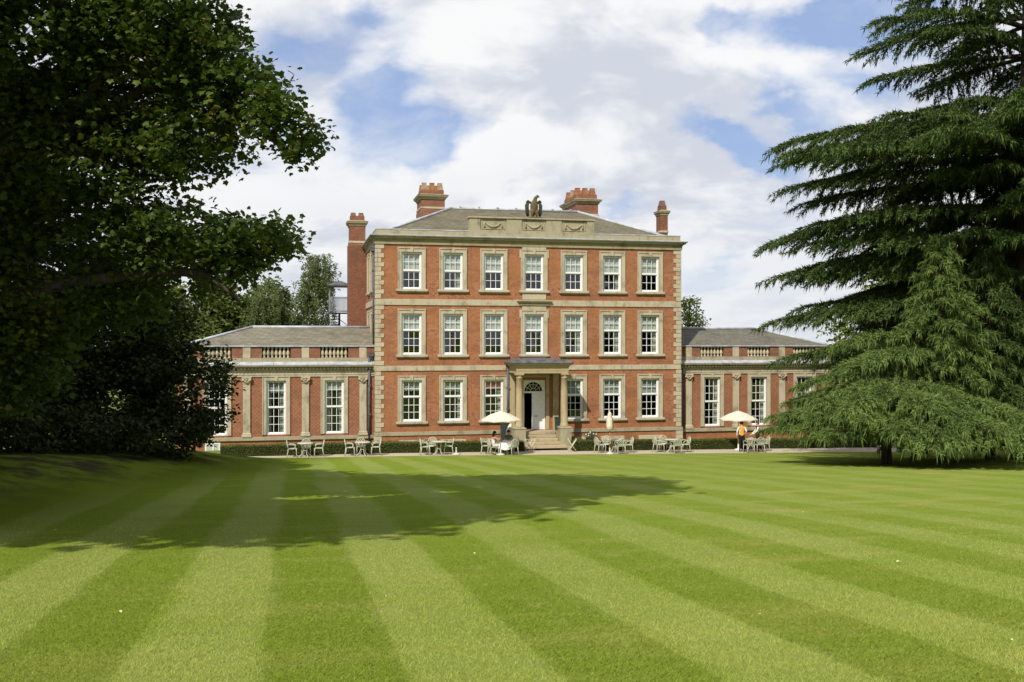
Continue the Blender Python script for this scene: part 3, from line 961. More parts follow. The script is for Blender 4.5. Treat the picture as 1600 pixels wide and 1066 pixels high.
# middle bay: stone over, under and beside the centre windows
cb = MB()
cb.box(8.60, 10.06, -0.06, 0.0, 11.53, 11.675); cb.build('centre_panel', M['stone'], house)
MB().box(8.61, 10.05, -0.062, 0.0, 8.56, 8.90).build('centre_apron', M['stone'], house)
MB().ring(8.50, 10.16, -0.001, 0.0, [(0.0, 8.16), (0.10, 8.22), (0.10, 8.30), (0.20, 8.40), (0.24, 8.47), (0.02, 8.545)], cap=True).build('centre_cornice', M['stone_dark'], house)
MB().box(8.60, 10.06, -0.06, 0.0, 7.975, 8.158).build('centre_panel', M['stone'], house)
MB().box(8.62, 10.04, -0.075, 0.0, 4.99, 5.125).build('centre_apron', M['stone'], house)
for zz, hh in ((9.10, 2.15), (5.32, 2.38)):
    for s in (-1, 1):
        xa = 9.33 + s * 0.81
        MB().box(min(xa, xa + s * .085), max(xa, xa + s * .085), -0.06, 0.0, zz + hh - 0.22, zz + hh + 0.268).build('architrave_ear', M['stone'], house)

# door with fanlight, one leaf open on the dark hall
dr = MB()
dx0, dx1, dz0, dz1 = DOOR
fc, fr_, fz = 9.30, 0.545, 3.13
dr.box(dx0, dx0 + 0.055, 0.04, 0.20, dz0, 3.03); dr.box(dx1 - 0.075, dx1, 0.04, 0.20, dz0, 3.03)
dr.box(dx0, dx1, 0.03, 0.20, 3.031, 3.13)
n = 16
pa = [(fc + fr_ * math.cos(math.pi * i / n), fz + fr_ * math.sin(math.pi * i / n)) for i in range(n + 1)]
for i in range(n):
    (xa, za), (xb, zb) = pa[i], pa[i + 1]
    dr.add([(xa, .05, za), (xa, .05, dz1), (xb, .05, dz1), (xb, .05, zb)], [(3, 2, 1, 0)])
    dr.add([(xa, .05, za), (xb, .05, zb), (xb, .16, zb), (xa, .16, za)], [(0, 1, 2, 3)])
dr.box(dx0, fc - fr_, 0.051, 0.16, 3.131, dz1 - 0.002); dr.box(fc + fr_, dx1, 0.051, 0.16, 3.131, dz1 - 0.002)
for i in range(1, 6):
    a = math.pi * i / 6
    dr.tube([(fc + 0.17 * math.cos(a), .09, fz + .17 * math.sin(a)), (fc + fr_ * math.cos(a), .09, fz + fr_ * math.sin(a))], 0.016, 5)
for rr_ in (0.17, 0.40):
    dr.tube([(fc + rr_ * math.cos(math.pi * i / 12), .09, fz + rr_ * math.sin(math.pi * i / 12)) for i in range(13)], 0.014, 5)
door = dr.build('doorway', M['white'], house)
fg = MB()
fg.add([(fc, .12, fz)] + [(x, .12, z) for x, z in pa], [(0, i + 1, i + 2) for i in range(n)])
fg.build('fanlight_pane', M['glass'], door)
lf = MB()
lf.box(9.22, dx1 - 0.076, 0.085, 0.135, dz0 + 0.01, 3.028)
for (za, zb) in ((1.0, 1.55), (1.75, 2.85)):
    lf.box(9.33, dx1 - 0.19, 0.078, 0.084, za, za + .03); lf.box(9.33, dx1 - 0.19, 0.078, 0.084, zb - .03, zb)
    lf.box(9.33, 9.36, 0.078, 0.0835, za + .03, zb - .03); lf.box(dx1 - 0.22, dx1 - 0.19, 0.078, 0.0835, za + .03, zb - .03)
leafd = lf.build('door', M['white'], house)
MB().tube([(9.36, 0.03, 1.66), (9.56, 0.03, 1.66)], 0.018, 6).build('door_handle', M['iron'], leafd)
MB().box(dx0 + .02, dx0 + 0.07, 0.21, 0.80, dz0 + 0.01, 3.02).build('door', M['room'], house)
ds = MB()
for s in (-1, 1):
    xa = 9.35 + s * 0.70
    ds.box(min(xa, xa + s * .20), max(xa, xa + s * .20), -0.07, 0.0, 0.88, 3.95)
ds.box(8.43, 10.27, -0.075, 0.0, 3.951, 4.14)
ds.build('door_surround', M['stone_gold'], house)

# portico
PX0, PX1, PY = 7.98, 10.64, -1.95
po = thing('portico', None, None)
po.parent = house
po_e = MB()
po_e.ring(PX0, PX1, PY, 0.30, [(0.20, 4.26), (0.20, 4.40), (0.215, 4.405), (0.215, 4.62), (0.25, 4.63), (0.27, 4.70), (0.40, 4.76), (0.42, 4.83)], cap=True, bottom=True)
po_e.build('entablature', M['stone_gold'], po)
MB().ring(PX0, PX1, PY, 0.30, [(0.43, 4.832), (0.47, 4.84), (0.47, 4.88), (0.20, 5.02), (-0.35, 5.10)], cap=True, bottom=True).build('portico_roof', M['lead_dark'], po)
colp = [(0.24, 1.20), (0.24, 1.27), (0.225, 1.28), (0.235, 1.33), (0.215, 1.37), (0.205, 1.40), (0.207, 2.2), (0.195, 3.2), (0.175, 3.98), (0.19, 3.99), (0.19, 4.02), (0.175, 4.03), (0.175, 4.10), (0.22, 4.15), (0.22, 4.17)]
for px in (PX0, PX1):
    c = MB().lathe(0, 0, colp, 20); c.box(-0.235, 0.235, -0.235, 0.235, 4.171, 4.258)
    c.build('column', M['stone_gold'], po, (px, PY, 0))
    s = -1 if px == PX0 else 1
    MB().ring(px - 0.33 + s * 0.02, px + 0.33 + s * 0.02, PY - 0.33, PY + 0.36, [(0.03, -0.4), (0.03, 0.06), (0.0, 0.08), (0.0, 1.08), (0.03, 1.10), (0.03, 1.16), (-0.06, 1.198)], cap=True).build('pedestal', M['stone_grey'], po)
    MB().box(px - 0.33 + s * 0.021, px + 0.33 + s * 0.021, PY + 0.40, 0.0, -0.4, 0.845).build('side_wall', M['stone_grey'], po)
    MB().box(px - 0.17, px + 0.17, -0.09, 0.0, 0.85, 4.25).build('wall_pilaster', M['stone_gold'], po)
for j in range(5):
    yf = -1.25 - 0.30 * j
    hwj = 0.98 if j < 3 else (1.02 if j == 3 else 1.30)
    zt = 0.85 - 0.17 * j
    ys1 = 0.0 if j == 0 else yf + 0.33
    if j >= 3: yf -= 0.12
    MB().box(9.31 - hwj, 9.31 + hwj, yf, ys1, zt - 0.165, zt, bev=0.014).build('step', M['step'], po)

# rainwater pipes
def downpipe(parent, pts, hop=None, r=0.055):
    p = MB().tube(pts, r, 8)
    for a, bq in zip(pts, pts[1:]):
        L = abs(a[2] - bq[2])
        for q in range(1, int(L // 1.7) + 1):
            t_ = q / (int(L // 1.7) + 1)
            p.box(a[0] - 0.085, a[0] + 0.085, a[1] - 0.075, a[1] + 0.10, a[2] + (bq[2] - a[2]) * t_ - 0.05, a[2] + (bq[2] - a[2]) * t_ + 0.05)
    o = p.build('downpipe', M['pipe'], parent)
    if hop:
        x, y, z = hop
        MB().ring(x - .06, x + .06, y - .06, y + .06, [(0.0, z - .34), (0.03, z - .22), (0.09, z - .16), (0.09, z), (0.11, z + .02)], cap=True).build('rain_hopper', M['pipe'], o)


downpipe(house, [(-0.11, 0.35, 11.6), (-0.11, 0.35, 5.9)], (-0.11, 0.33, 11.45))
downpipe(house, [(7.72, -0.12, 4.6), (7.72, -0.12, 0.9)], None, 0.07)


# ------------------------------------------------------------------ the wings
def wing(label, xm, sgn, slate):
    """three bays; xm = x of the main block's side, sgn = -1 to the left, +1 to the right"""
    w = thing('house_wing', label, 'house wing')
    Y0 = 1.0
    pil = [xm + sgn * o for o in ((0.66, 3.93, 7.19, 10.42) if sgn < 0 else (0.92, 4.10, 7.27, 10.44))]
    cxs = [(pil[i] + pil[i + 1]) / 2 for i in range(3)]
    xe = pil[3] + sgn * 0.5
    xa, xb = sorted((xm, xe))
    hs = [(c - 0.55, c + 0.55, 0.77, 3.85) for c in cxs]
    bw = MB(); wall_faces(bw, xa, xb, 0.46, 4.10, hs, Y0)
    xo = xe
    bw.add([(xo, Y0, 0.46), (xo, 9.0, 0.46), (xo, 9.0, 4.1), (xo, Y0, 4.1)], [(0, 1, 2, 3) if sgn > 0 else (3, 2, 1, 0)])
    bw.add([(xa, 9.0, 0.0), (xb, 9.0, 0.0), (xb, 9.0, 5.6), (xa, 9.0, 5.6)], [(3, 2, 1, 0)])
    bw.build('wall', M['brick_wing'], w)
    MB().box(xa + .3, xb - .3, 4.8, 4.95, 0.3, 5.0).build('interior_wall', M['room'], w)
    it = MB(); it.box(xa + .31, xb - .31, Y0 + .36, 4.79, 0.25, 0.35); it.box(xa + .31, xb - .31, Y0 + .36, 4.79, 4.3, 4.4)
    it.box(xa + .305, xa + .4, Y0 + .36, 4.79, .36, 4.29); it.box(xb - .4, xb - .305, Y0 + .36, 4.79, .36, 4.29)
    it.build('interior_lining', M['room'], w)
    bl = [.17, .20, 0.0] if sgn < 0 else [0, 0, 0]
    for i, c in enumerate(cxs):
        window(w, 'wing', (c, Y0, 0.77), 0, bl[i] or None, 'blind_grey' if i else 'blind', curtain=1 if sgn > 0 else (2 if i < 2 else None), sill=False, flat_blind=(i == 0))
    # base
    bb = MB(); bb.box(xa, xb, Y0 - 0.03, Y0 + .3, -0.7, 0.455); bb.box(min(xe, xe - sgn * .3), max(xe, xe - sgn * .3), Y0 + .301, 9.0, -0.7, .455)
    bb.build('plinth_wall', M['brick'], w)
    stone_run(w, 'plinth_stone', xa - (0.08 if sgn < 0 else 0), xb + (0.08 if sgn > 0 else 0), Y0 - 0.13, Y0 + 0.02, 0.456, 0.655, M['stone_grey'], 2.4)
    # pilasters
    for p in pil:
        sh_ = MB().box(p - 0.20, p + 0.20, Y0 - 0.10, Y0, 0.90, 3.66)
        po_ = sh_.build('pilaster', M['stone'], w)
        MB().ring(p - 0.20, p + 0.20, Y0 - 0.10, Y0, [(0.07, 0.66), (0.07, 0.77), (0.04, 0.79), (0.05, 0.84), (0.0, 0.899)], cap=False).build('pilaster_base', M['stone'], po_)
        cpt = MB()
        cpt.ring(p - 0.19, p + 0.19, Y0 - 0.10, Y0, [(0.0, 3.661), (0.03, 3.70), (0.02, 3.76), (0.07, 3.95)], cap=True)
        cpt.box(p - 0.27, p + 0.27, Y0 - 0.19, Y0 - .001, 3.98, 4.065)
        for s in (-1, 1):
            cpt.tube([(p + s * 0.20, Y0 - 0.20, 3.90), (p + s * 0.20, Y0 - 0.02, 3.90)], 0.075, 8)
            cpt.tube([(p + s * .02, Y0 - .15, 3.70), (p + s * .07, Y0 - .19, 3.80), (p + s * .16, Y0 - .20, 3.88)], [.03, .03, .02], 5)
        cpt.sphere((p, Y0 - 0.17, 3.90), 0.05, 7, 5)
        cpt.build('pilaster_capital', M['stone'], po_)
    # entablature and lead-covered cornice
    MB().ring(xa, xb, Y0, 9.0, [(0.005, 4.07), (0.06, 4.07), (0.06, 4.17), (0.085, 4.18), (0.085, 4.24), (0.05, 4.25), (0.05, 4.48), (0.10, 4.50), (0.10, 4.54)], cap=False).build('entablature', M['stone'], w)
    MB().ring(xa, xb, Y0, 9.0, [(0.08, 4.541), (0.12, 4.56), (0.30, 4.63), (0.34, 4.64), (0.36, 4.71), (0.1, 4.712)], cap=False).build('cornice', M['stone_dark'], w)
    dn = MB()
    x = xa
    while x < xb:
        dn.box(x, x + 0.09, Y0 - 0.26, Y0 - 0.101, 4.515, 4.60); x += 0.20
    dn.build('dentil_course', M['stone_dark'], w)
    # lead dressing, sheet by sheet with upstanding welts
    x = xa - (0.36 if sgn < 0 else 0)
    xl = xb + (0.36 if sgn > 0 else 0)
    while x < xl - 0.05:
        e = min(xl, x + 0.62)
        MB().add([(x + .006, Y0 - .37, 4.715), (e - .006, Y0 - .37, 4.715), (e - .006, Y0 - .375, 4.77), (x + .006, Y0 - .375, 4.77), (e - .006, Y0 - .03, 4.93), (x + .006, Y0 - .03, 4.93)],
                 [(0, 1, 2, 3), (3, 2, 4, 5)]).build('lead_sheet', M['lead'], w)
        x = e
    MB().box(xa, xb, Y0 - 0.05, Y0 + 0.35, 4.72, 5.14).build('blocking_course', M['stone_grey'], w)
    # balustrade: stone pier over each pilaster, brick panel, balusters over each window
    zb0, zb1 = 5.142, 5.78
    bp = [(0.0, 0.0), (0.085, 0.0), (0.085, 0.05), (0.05, 0.07), (0.04, 0.10), (0.095, 0.20), (0.10, 0.27), (0.075, 0.36), (0.042, 0.47), (0.05, 0.54), (0.075, 0.56), (0.085, 0.575), (0.085, 0.638)]
    bme = MB().lathe(0, 0, bp[1:], 9).mesh('baluster', M['stone'])
    for p in pil: MB().box(p - 0.21, p + 0.21, Y0 - 0.045, Y0 + 0.30, zb0, zb1, bev=0.008).build('balustrade_pier', M['stone'], w)
    for i, c in enumerate(cxs):
        l, r_ = sorted((pil[i], pil[i + 1]))
        for (pa_, pb_) in ((l + 0.211, c - 0.80), (c + 0.80, r_ - 0.211)):
            MB().box(pa_, pb_, Y0 - 0.01, Y0 + 0.26, zb0, zb1).build('brick_panel', M['brick_red'], w)
        for q in range(7):
            link('baluster', bme, w, (c - 0.66 + q * 0.22, Y0 + 0.12, zb0))
        MB().box(c - 0.80, c + 0.80, Y0 + .55, Y0 + .6, zb0, zb1).build('gutter_board', M['lead_dark'], w)
    for p in (min(pil), max(pil)):
        e = xa if p == min(pil) else xb
        a_, b_ = sorted((e, p + (-0.211 if p == min(pil) else 0.211)))
        if b_ - a_ > 0.05: MB().box(a_, b_, Y0 - 0.012, Y0 + 0.25, zb0, zb1).build('brick_panel', M['brick_red'], w)
    cpn = MB(); cpn.box(xa, xb, Y0 - 0.09, Y0 + 0.42, 5.782, 5.85)
    if sgn < 0: cpn.box(xa, xa + .4, Y0 + .421, 9.0, 5.782, 5.848)
    else: cpn.box(xb - .4, xb, Y0 + .421, 9.0, 5.782, 5.848)
    cpn.build('balustrade_rail', M['lead'], w)
    sd = MB(); sd.box(min(xe, xe - sgn * .35), max(xe, xe - sgn * .35), Y0 + .36, 9.0, 4.72, 5.78); sd.build('side_parapet', M['brick_red'], w)
    # hipped roof
    ex = xe - sgn * 0.15
    rx = xm + sgn * 7.0
    e0, ez_ = Y0 + 0.36, 5.83
    ryy, rzz, yb = 4.2, 6.93, 8.8
    rf = MB()
    a0, a1 = (ex, xm) if sgn < 0 else (xm, ex)
    if sgn < 0:
        vs = [(ex, e0, ez_), (xm, e0, ez_), (xm, ryy, rzz), (rx, ryy, rzz), (ex, yb, ez_), (xm, yb, ez_)]
        fs = [(0, 1, 2, 3), (4, 0, 3), (5, 4, 3, 2)]
    else:
        vs = [(xm, e0, ez_), (ex, e0, ez_), (rx, ryy, rzz), (xm, ryy, rzz), (ex, yb, ez_), (xm, yb, ez_)]
        fs = [(0, 1, 2, 3), (1, 4, 2), (4, 5, 3, 2)]
    ro = rf.add(vs, fs).build('roof', M[slate], w)
    MB().tube([(ex, e0, ez_ + .03), (rx, ryy, rzz + .03)], 0.085, 8).build('lead_roll', M['lead'], ro)
    MB().tube([(xm + sgn * .03, ryy, rzz + .03), (rx, ryy, rzz + .03)], 0.085, 8).build('lead_roll', M['lead'], ro)
    return w, Y0


wl, WY = wing('left brick wing with balustrade, pilasters and pale grey slate roof', 0.0, -1, 'slate_pale')
wr, WY = wing('right brick wing with dark slate roof, half hidden by cedars', W, 1, 'slate_dark')
downpipe(wl, [(-0.30, WY - 0.10, 5.2), (-0.30, WY - 0.10, 0.2)], (-0.20, WY - 0.12, 5.40), 0.075)
downpipe(wr, [(19.02, WY - 0.08, 4.4), (19.02, WY - 0.08, 0.0)], None, 0.075)
# cellar window at the foot of the left wing
cw = MB(); cw.box(-9.45, -8.62, WY - .07, WY - .031, .30, .37); cw.box(-9.45, -8.62, WY - .07, WY - .031, -.25, -.16)
for x in (-9.45, -9.06, -8.71): cw.box(x, x + .08, WY - .072, WY - .032, -.161, .301)
cwo = cw.build('cellar_window', M['white'], wl)
for x in (-9.37, -8.98): MB().box(x, x + .31 if x < -9.2 else x + .27, WY - .05, WY - .04, -.16, .30).build('pane', M['blind_grey'], cwo)

# ------------------------------------------------------------------ eagle on the attic
eg = thing('eagle_statue', 'stone eagle with lowered wings perched on the parapet', 'statue', (9.38, 0.2, 13.40))
eb = MB()
eb.tube([(0, .02, .22), (0.0, 0, .45), (0.0, -.03, .72), (.01, -.05, .93), (.04, -.07, 1.08), (.07, -.09, 1.20), (.12, -.11, 1.28)], [.13, .22, .25, .20, .125, .105, .10], 12)
eb.tube([(.12, -.11, 1.28), (.19, -.13, 1.31), (.26, -.15, 1.28), (.29, -.155, 1.21)], [.10, .085, .045, .008], 8)
eb.tube([(0, .12, .40), (0, .24, .15), (0, .28, .02)], [.14, .12, .10], 8, flat=.45)
eb.build('body', M['eagle'], eg)
for s in (-1, 1):
    wg = MB()
    for q in range(7):
        t_ = q / 6
        xq = s * (.295 + .15 * t_)
        wg.tube([(xq * .9, .06 + .05 * t_, 1.02 - .10 * abs(t_ - .45)), (xq + s * .05, .05 + .03 * t_, .80), (xq + s * .035, .06, .45 - .1 * t_), (xq - s * .02 * t_, .08, .10 + .06 * abs(t_ - .6))], [.05, .078, .065, .012], 6, flat=.5)
    wg.tube([(s * .14, 0, .86), (s * .25, .02, .97), (s * .36, .05, 1.06), (s * .47, .06, .96)], [.07, .06, .055, .04], 8)
    wg.build('wing', M['eagle_wing'], eg)
    MB().tube([(s * .11, -.06, .52), (s * .13, -.13, .34), (s * .13, -.09, .20), (s * .14, -.12, .06)], [.13, .12, .07, .05], 8).build('leg', M['eagle'], eg)
    ft = MB()
    for a in (-.5, 0, .5): ft.tube([(s * .14, -.10, .07), (s * .14 + .12 * a, -.24, .055), (s * .14 + .16 * a, -.29, .03)], [.035, .03, .012], 5)
    ft.build('claw', M['eagle'], eg)
MB().box(-.42, .42, -.28, .32, 0, .05, bev=.012).build('perch', M['eagle'], eg)

# ------------------------------------------------------------------ fire escape stair behind the left wing
fe = thing('spiral_staircase', 'iron spiral fire escape with canopied platform behind left wing roof', 'staircase', (-1.62, 9.4, 0.0))
MB().tube([(0, 0, 0), (0, 0, 8.0)], .07, 10).build('newel', M['iron'], fe)
tm = MB(); tm.add([(.05, -.04, 0), (.66, -.15, 0), (.66, .15, 0), (.05, .04, 0), (.05, -.04, .045), (.66, -.15, .045), (.66, .15, .045), (.05, .04, .045)],
                  [(3, 2, 1, 0), (4, 5, 6, 7), (0, 1, 5, 4), (1, 2, 6, 5), (2, 3, 7, 6), (3, 0, 4, 7)])
tme = tm.mesh('tread', M['iron'])
for q in range(40): link('tread', tme, fe, (0, 0, .2 + q * .193), (0, 0, .42 * q))
MB().box(-.68, .68, -.68, .68, 7.93, 8.0).build('platform', M['iron'], fe)
hr = MB().tube([(.66 * math.cos(.42 * q), .66 * math.sin(.42 * q), 1.1 + q * .193) for q in range(40)], .022, 5)
hr.build('handrail', M['iron'], fe)
for s in (-1, 1):
    for s2 in (-1, 1):
        MB().box(s * .64 - .022, s * .64 + .022, s2 * .64 - .022, s2 * .64 + .022, 8.0, 9.72).build('post', M['rail'], fe)
rl = MB()
for z_ in (8.08, 8.98):
    rl.box(-.64, .64, -.655, -.625, z_, z_ + .04); rl.box(-.655, -.625, -.62, .62, z_, z_ + .04); rl.box(-.64, .64, .625, .655, z_, z_ + .04)
for q in range(17):
    t_ = -.6 + q * .075
    for (x_, y_) in ((t_, -.64), (-.64, t_), (t_, .64)): rl.box(x_ - .014, x_ + .014, y_ - .014, y_ + .014, 8.12, 8.98)
rl.build('railing', M['rail'], fe)
MB().ring(-.6, .6, -.6, .6, [(.22, 9.70), (.24, 9.76), (-.45, 10.08)], cap=True, bottom=True).build('canopy', M['lead_dark'], fe)


# ------------------------------------------------------------------ foliage machinery
def rand_rot(n, up_bias, rng):
    """n rotation matrices whose local Z leans towards world up by up_bias"""
    z = rng.normal(size=(n, 3)); z /= np.linalg.norm(z, axis=1)[:, None]
    z[:, 2] = np.abs(z[:, 2]); z[:, 2] += up_bias
    z /= np.linalg.norm(z, axis=1)[:, None]
    x = rng.normal(size=(n, 3)); x -= (x * z).sum(1)[:, None] * z; x /= np.linalg.norm(x, axis=1)[:, None]
    y = np.cross(z, x)
    return np.stack([x, y, z], -1)


MAPLE = (np.array([(0, 0, 0), (.46, -.06, -.05), (.42, .16, 0), (.66, .46, -.12), (.36, .60, 0), (0, 1.0, -.14), (-.36, .60, 0), (-.66, .46, -.12), (-.42, .16, 0), (-.46, -.06, -.05)]) * (.8, .8, 1),
         np.array([(0, 1, 2), (0, 2, 4), (2, 3, 4), (0, 4, 6), (4, 5, 6), (0, 6, 8), (6, 7, 8), (0, 8, 9)]))
BROAD = (np.array([(0, 0, 0), (.55, .40, -.05), (0, 1.0, -.1), (-.55, .40, -.05)]), np.array([(0, 1, 2), (0, 2, 3)]))
OVAL = (np.array([(0, 0, 0), (.30, .42, .05), (0, 1.0, -.08), (-.30, .42, .05)]), np.array([(0, 1, 2), (0, 2, 3)]))


def leaves(name, pts, size, tpl, mat, rng, up_bias=0.5, base=(0, 0, 0)):
    n = len(pts)
    tv, tf = tpl
    Rm = rand_rot(n, up_bias, rng)
    sc = (size * rng.uniform(0.65, 1.25, n))[:, None, None]
    V = np.einsum('nij,kj->nki', Rm, tv) * sc + (np.asarray(pts) - np.asarray(base))[:, None, :]
    F = tf[None] + (np.arange(n) * len(tv))[:, None, None]
    return mesh_np(name, V.reshape(-1, 3), F.reshape(-1, 3), mat)


def lobe_points(lobes, dens, per, spread, rng, shell=0.55):
    """clusters of leaves through the outer volume of each lobe; returns leaf points and cluster centres"""
    out, cen = [], []
    for (c, r, k) in lobes:
        c, r = np.array(c), np.array(r)
        area = (r[0] * r[1] + r[1] * r[2] + r[0] * r[2])
        m = max(6, int(area * dens * k))
        d = rng.normal(size=(m, 3)); d /= np.linalg.norm(d, axis=1)[:, None]
        rad = shell + (1 - shell) * rng.random(m) ** 0.6
        cc = c + d * r * rad[:, None]
        cen.append(cc)
        nn = rng.integers(int(per * .6), int(per * 1.4) + 1, m)
        rep = np.repeat(cc, nn, axis=0)
        s = spread * np.array([1, 1, .55])
        out.append(rep + np.clip(rng.normal(size=rep.shape), -1.7, 1.7) * s)
    return np.concatenate(out), np.concatenate(cen)


def limb(b, pts, r0, r1, seg=8, n=14, rng=None, wob=0.0):
    P = curve(pts, n)
    if wob:
        for q in range(1, n - 1): P[q] += Vector((random.uniform(-wob, wob), random.uniform(-wob, wob), random.uniform(-wob, wob)))
    b.tube(P, [r0 + (r1 - r0) * (q / (n - 1)) ** 0.8 for q in range(n)], seg)
    return P


def twigs(b, P, cen, rng, count, maxd, r0=.035):
    """side shoots from a limb towards nearby leaf clusters"""
    cen = np.asarray(cen)
    k = 0
    for q in rng.permutation(len(cen)):
        c = Vector(cen[q])
        s = min(P, key=lambda p: (p - c).length)
        L = (s - c).length
        if .3 < L < maxd:
            mid = s.lerp(c, .5) + Vector((random.uniform(-.1, .1), random.uniform(-.1, .1), .1 * L))
            b.tube(curve([s, mid, c], 5), [r0, r0 * .8, r0 * .6, r0 * .45, r0 * .2], 4)
            k += 1
            if k >= count: break


def G(r, f, up):
    return tuple(garden(r, f, up))


# ---- big sycamore overhanging the lawn
base = garden(-13.4, 15.5)
tree = thing('sycamore_tree', 'huge dark sycamore overhanging the left side of the lawn', 'tree', base)
vis = [(-9.4, 19, 5.6, 2.5, 2.4, 1.8, 1.2), (-6.9, 19, 5.9, 1.7, 2.0, 1.25, 1.2), (-5.85, 18.6, 5.3, 1.05, 1.3, .95, 1.1), (-4.95, 18.4, 4.55, .85, 1.0, .65, 1.1),
       (-4.35, 18.2, 4.1, .5, .7, .45, 1.2), (-3.85, 18.2, 3.72, .33, .5, .40, 1.4), (-6.2, 19, 3.9, 1.15, 1.4, .9, 1.0), (-8.2, 19.5, 3.5, 1.8, 1.8, 1.2, 1.0),
       (-10.8, 19.5, 2.6, 2, 2, 1.6, 1.2), (-7.0, 19.6, 2.15, 1.4, 1.5, .8, 1.1), (-5.35, 19.4, 1.85, .95, 1.1, .62, 1.3), (-4.55, 19.3, 2.05, .55, .7, .36, 1.3),
       (-8.6, 20, .85, 1.6, 1.6, .85, 1.2), (-10.8, 20, -.3, 1.9, 2, 1.3, 1.3), (-12.5, 18, 1.2, 2, 2, 2.2, 1.1), (-12.5, 18.5, 5, 2.2, 2.5, 2.2, 1.1), (-8.0, 20.5, 5.0, 2.2, 1.5, 1.6, .8),
       (-10.2, 22, 2.0, 2.2, 1.5, 2.2, 1.0), (-7.5, 22, 1.9, 1.8, 1.3, .9, .9)]
over = [(-9, 13, 9.6, 6, 6, 3.0, 1), (-5.5, 14, 10.6, 4.4, 4.4, 2.2, 1), (-3.5, 13.7, 9.4, 2.1, 2.4, 1.4, 1), (-9, 7, 9.2, 4.2, 3.6, 2.4, 1), (-14, 13, 8, 5, 6, 4, 1),
        (-12, 18, 8.5, 4, 4, 2.6, 1), (-9, 12, 12.6, 5, 5, 2.2, 1), (-6.5, 9.5, 9.6, 3.0, 3.0, 1.8, 1), (-15, 20, 7, 4, 4, 3, 1), (-15, 7.5, 8.6, 5, 5, 3, 1), (-18, 13, 9.4, 5, 5, 3.2, 1)]
ptsA, cenA = lobe_points([(G(*l[:3]), l[3:6], l[6]) for l in vis], 25.0, 24, .20, RNG, .3)
link('crown', leaves('crown', ptsA, .135, MAPLE, M['sycamore'], RNG, .45, base), tree)
ptsO, cenO = lobe_points([(G(*l[:3]), l[3:6], 1.0) for l in over], 8.6, 22, .42, RNG, .25)
for tgt in ((-6.1, 17.8, 4.9), (-5.5, 18.0, 3.9), (-4.4, 17.8, 4.1), (-7.2, 18.0, 2.6), (-5.4, 18.8, 2.0), (-6.9, 17.6, 5.6), (-7.4, 17.8, 4.2), (-5.0, 18.0, 4.8), (-6.4, 18.2, 3.2)):           # chinks the sun gets through
    q0 = np.array(G(*tgt)); dv = ptsO - q0; sv = np.array(SUNV)
    ptsO = ptsO[np.linalg.norm(dv - (dv @ sv)[:, None] * sv, axis=1) > .95]
link('upper_crown', leaves('upper_crown', ptsO, .36, BROAD, M['sycamore'], RNG, .7, base), tree)
tb = MB()
bz = Vector(base)
L = lambda *q: Vector(G(*q)) - bz
limb(tb, [Vector((0, 0, -.4)), L(-13.2, 15.6, 1.0), L(-12.2, 15.5, 4.5), L(-10, 14, 8.5)], .62, .22, 12, 16)
limb(tb, [L(-13.2, 15.6, .6), L(-11.2, 18.0, 2.6), L(-8.9, 18.9, 3.9), L(-7.3, 19, 4.7), L(-6.0, 18.8, 5.6)], .30, .05, 8, 16, wob=.05)
P2 = limb(tb, [L(-9.6, 18.7, 3.5), L(-7.4, 19, 3.75), L(-5.6, 18.7, 4.25), L(-4.7, 18.3, 4.05), L(-4.2, 18.2, 3.6), L(-3.85, 18.2, 3.35)], .13, .014, 7, 18, wob=.03)
limb(tb, [L(-8.9, 18.9, 3.9), L(-7.6, 18.6, 5.0), L(-7.2, 18.6, 6.4)], .12, .03, 7, 10, wob=.05)
P3 = limb(tb, [L(-12.8, 16.5, -.6), L(-10.5, 18.9, .6), L(-8.5, 19.5, 1.15), L(-6.6, 19.4, 1.42), L(-5.7, 19.3, 1.18), L(-5.25, 19.3, .75)], .26, .02, 8, 20, wob=.04)
limb(tb, [L(-6.8, 19.4, 1.4), L(-5.9, 19.3, 1.75), L(-5.0, 19.3, 2.05)], .06, .015, 6, 8, wob=.03)
limb(tb, [L(-12.2, 15.5, 4.5), L(-8, 12, 8), L(-4, 14, 9.6)], .24, .05, 8, 12)
limb(tb, [L(-12.2, 15.5, 4.5), L(-11, 10, 7.5), L(-9, 7, 9)], .24, .05, 8, 12)
cl = cenA - np.array(base)
twigs(tb, P2, cl, RNG, 40, 1.3, .022)
twigs(tb, P3, cl, RNG, 60, 1.5, .028)
tb.build('trunk', M['bark'], tree)

# ---- second broadleaf tree on the bank, mostly out of view to the left
base = garden(-21.5, 24)
tree = thing('shade_tree', 'tall dark broadleaf tree at the extreme left edge, with unseen crown added for shade', 'tree', base)
lb = [(-20, 22, 6, 6, 6, 5.5, 1), (-15.6, 25, 4.6, 3.6, 4, 4.4, 1.4), (-16.5, 26, -.4, 3.6, 3.5, 2.6, 1.3), (-21, 24, 11, 5.5, 5.5, 4, 1), (-15, 22, 8.5, 3.5, 4, 2.5, 1), (-17, 29, 5.5, 4, 4, 4.5, 1.1), (-23, 15, 8, 5, 5, 4, 1), (-24, 30, 8, 5, 5, 5, 1), (-21, 9, 6, 5, 5, 5, 1)]  # last lobe, left of the viewpoint and unseen, added to block skylight
pB, cB = lobe_points([(G(*l[:3]), l[3:6], l[6]) for l in lb], 5.5, 20, .42, RNG, .35)
link('crown', leaves('crown', pB, .34, BROAD, M['sycamore'], RNG, .5, base), tree)
tb = MB(); bz = Vector(base); L = lambda *q: Vector(G(*q)) - bz
limb(tb, [Vector((0, 0, -.3)), L(-21.2, 24, 2), L(-20, 23, 8)], .5, .15, 10, 10)
limb(tb, [L(-21.2, 24, 1), L(-18, 25, 3), L(-15.6, 25, 4.6)], .22, .05, 8, 8)
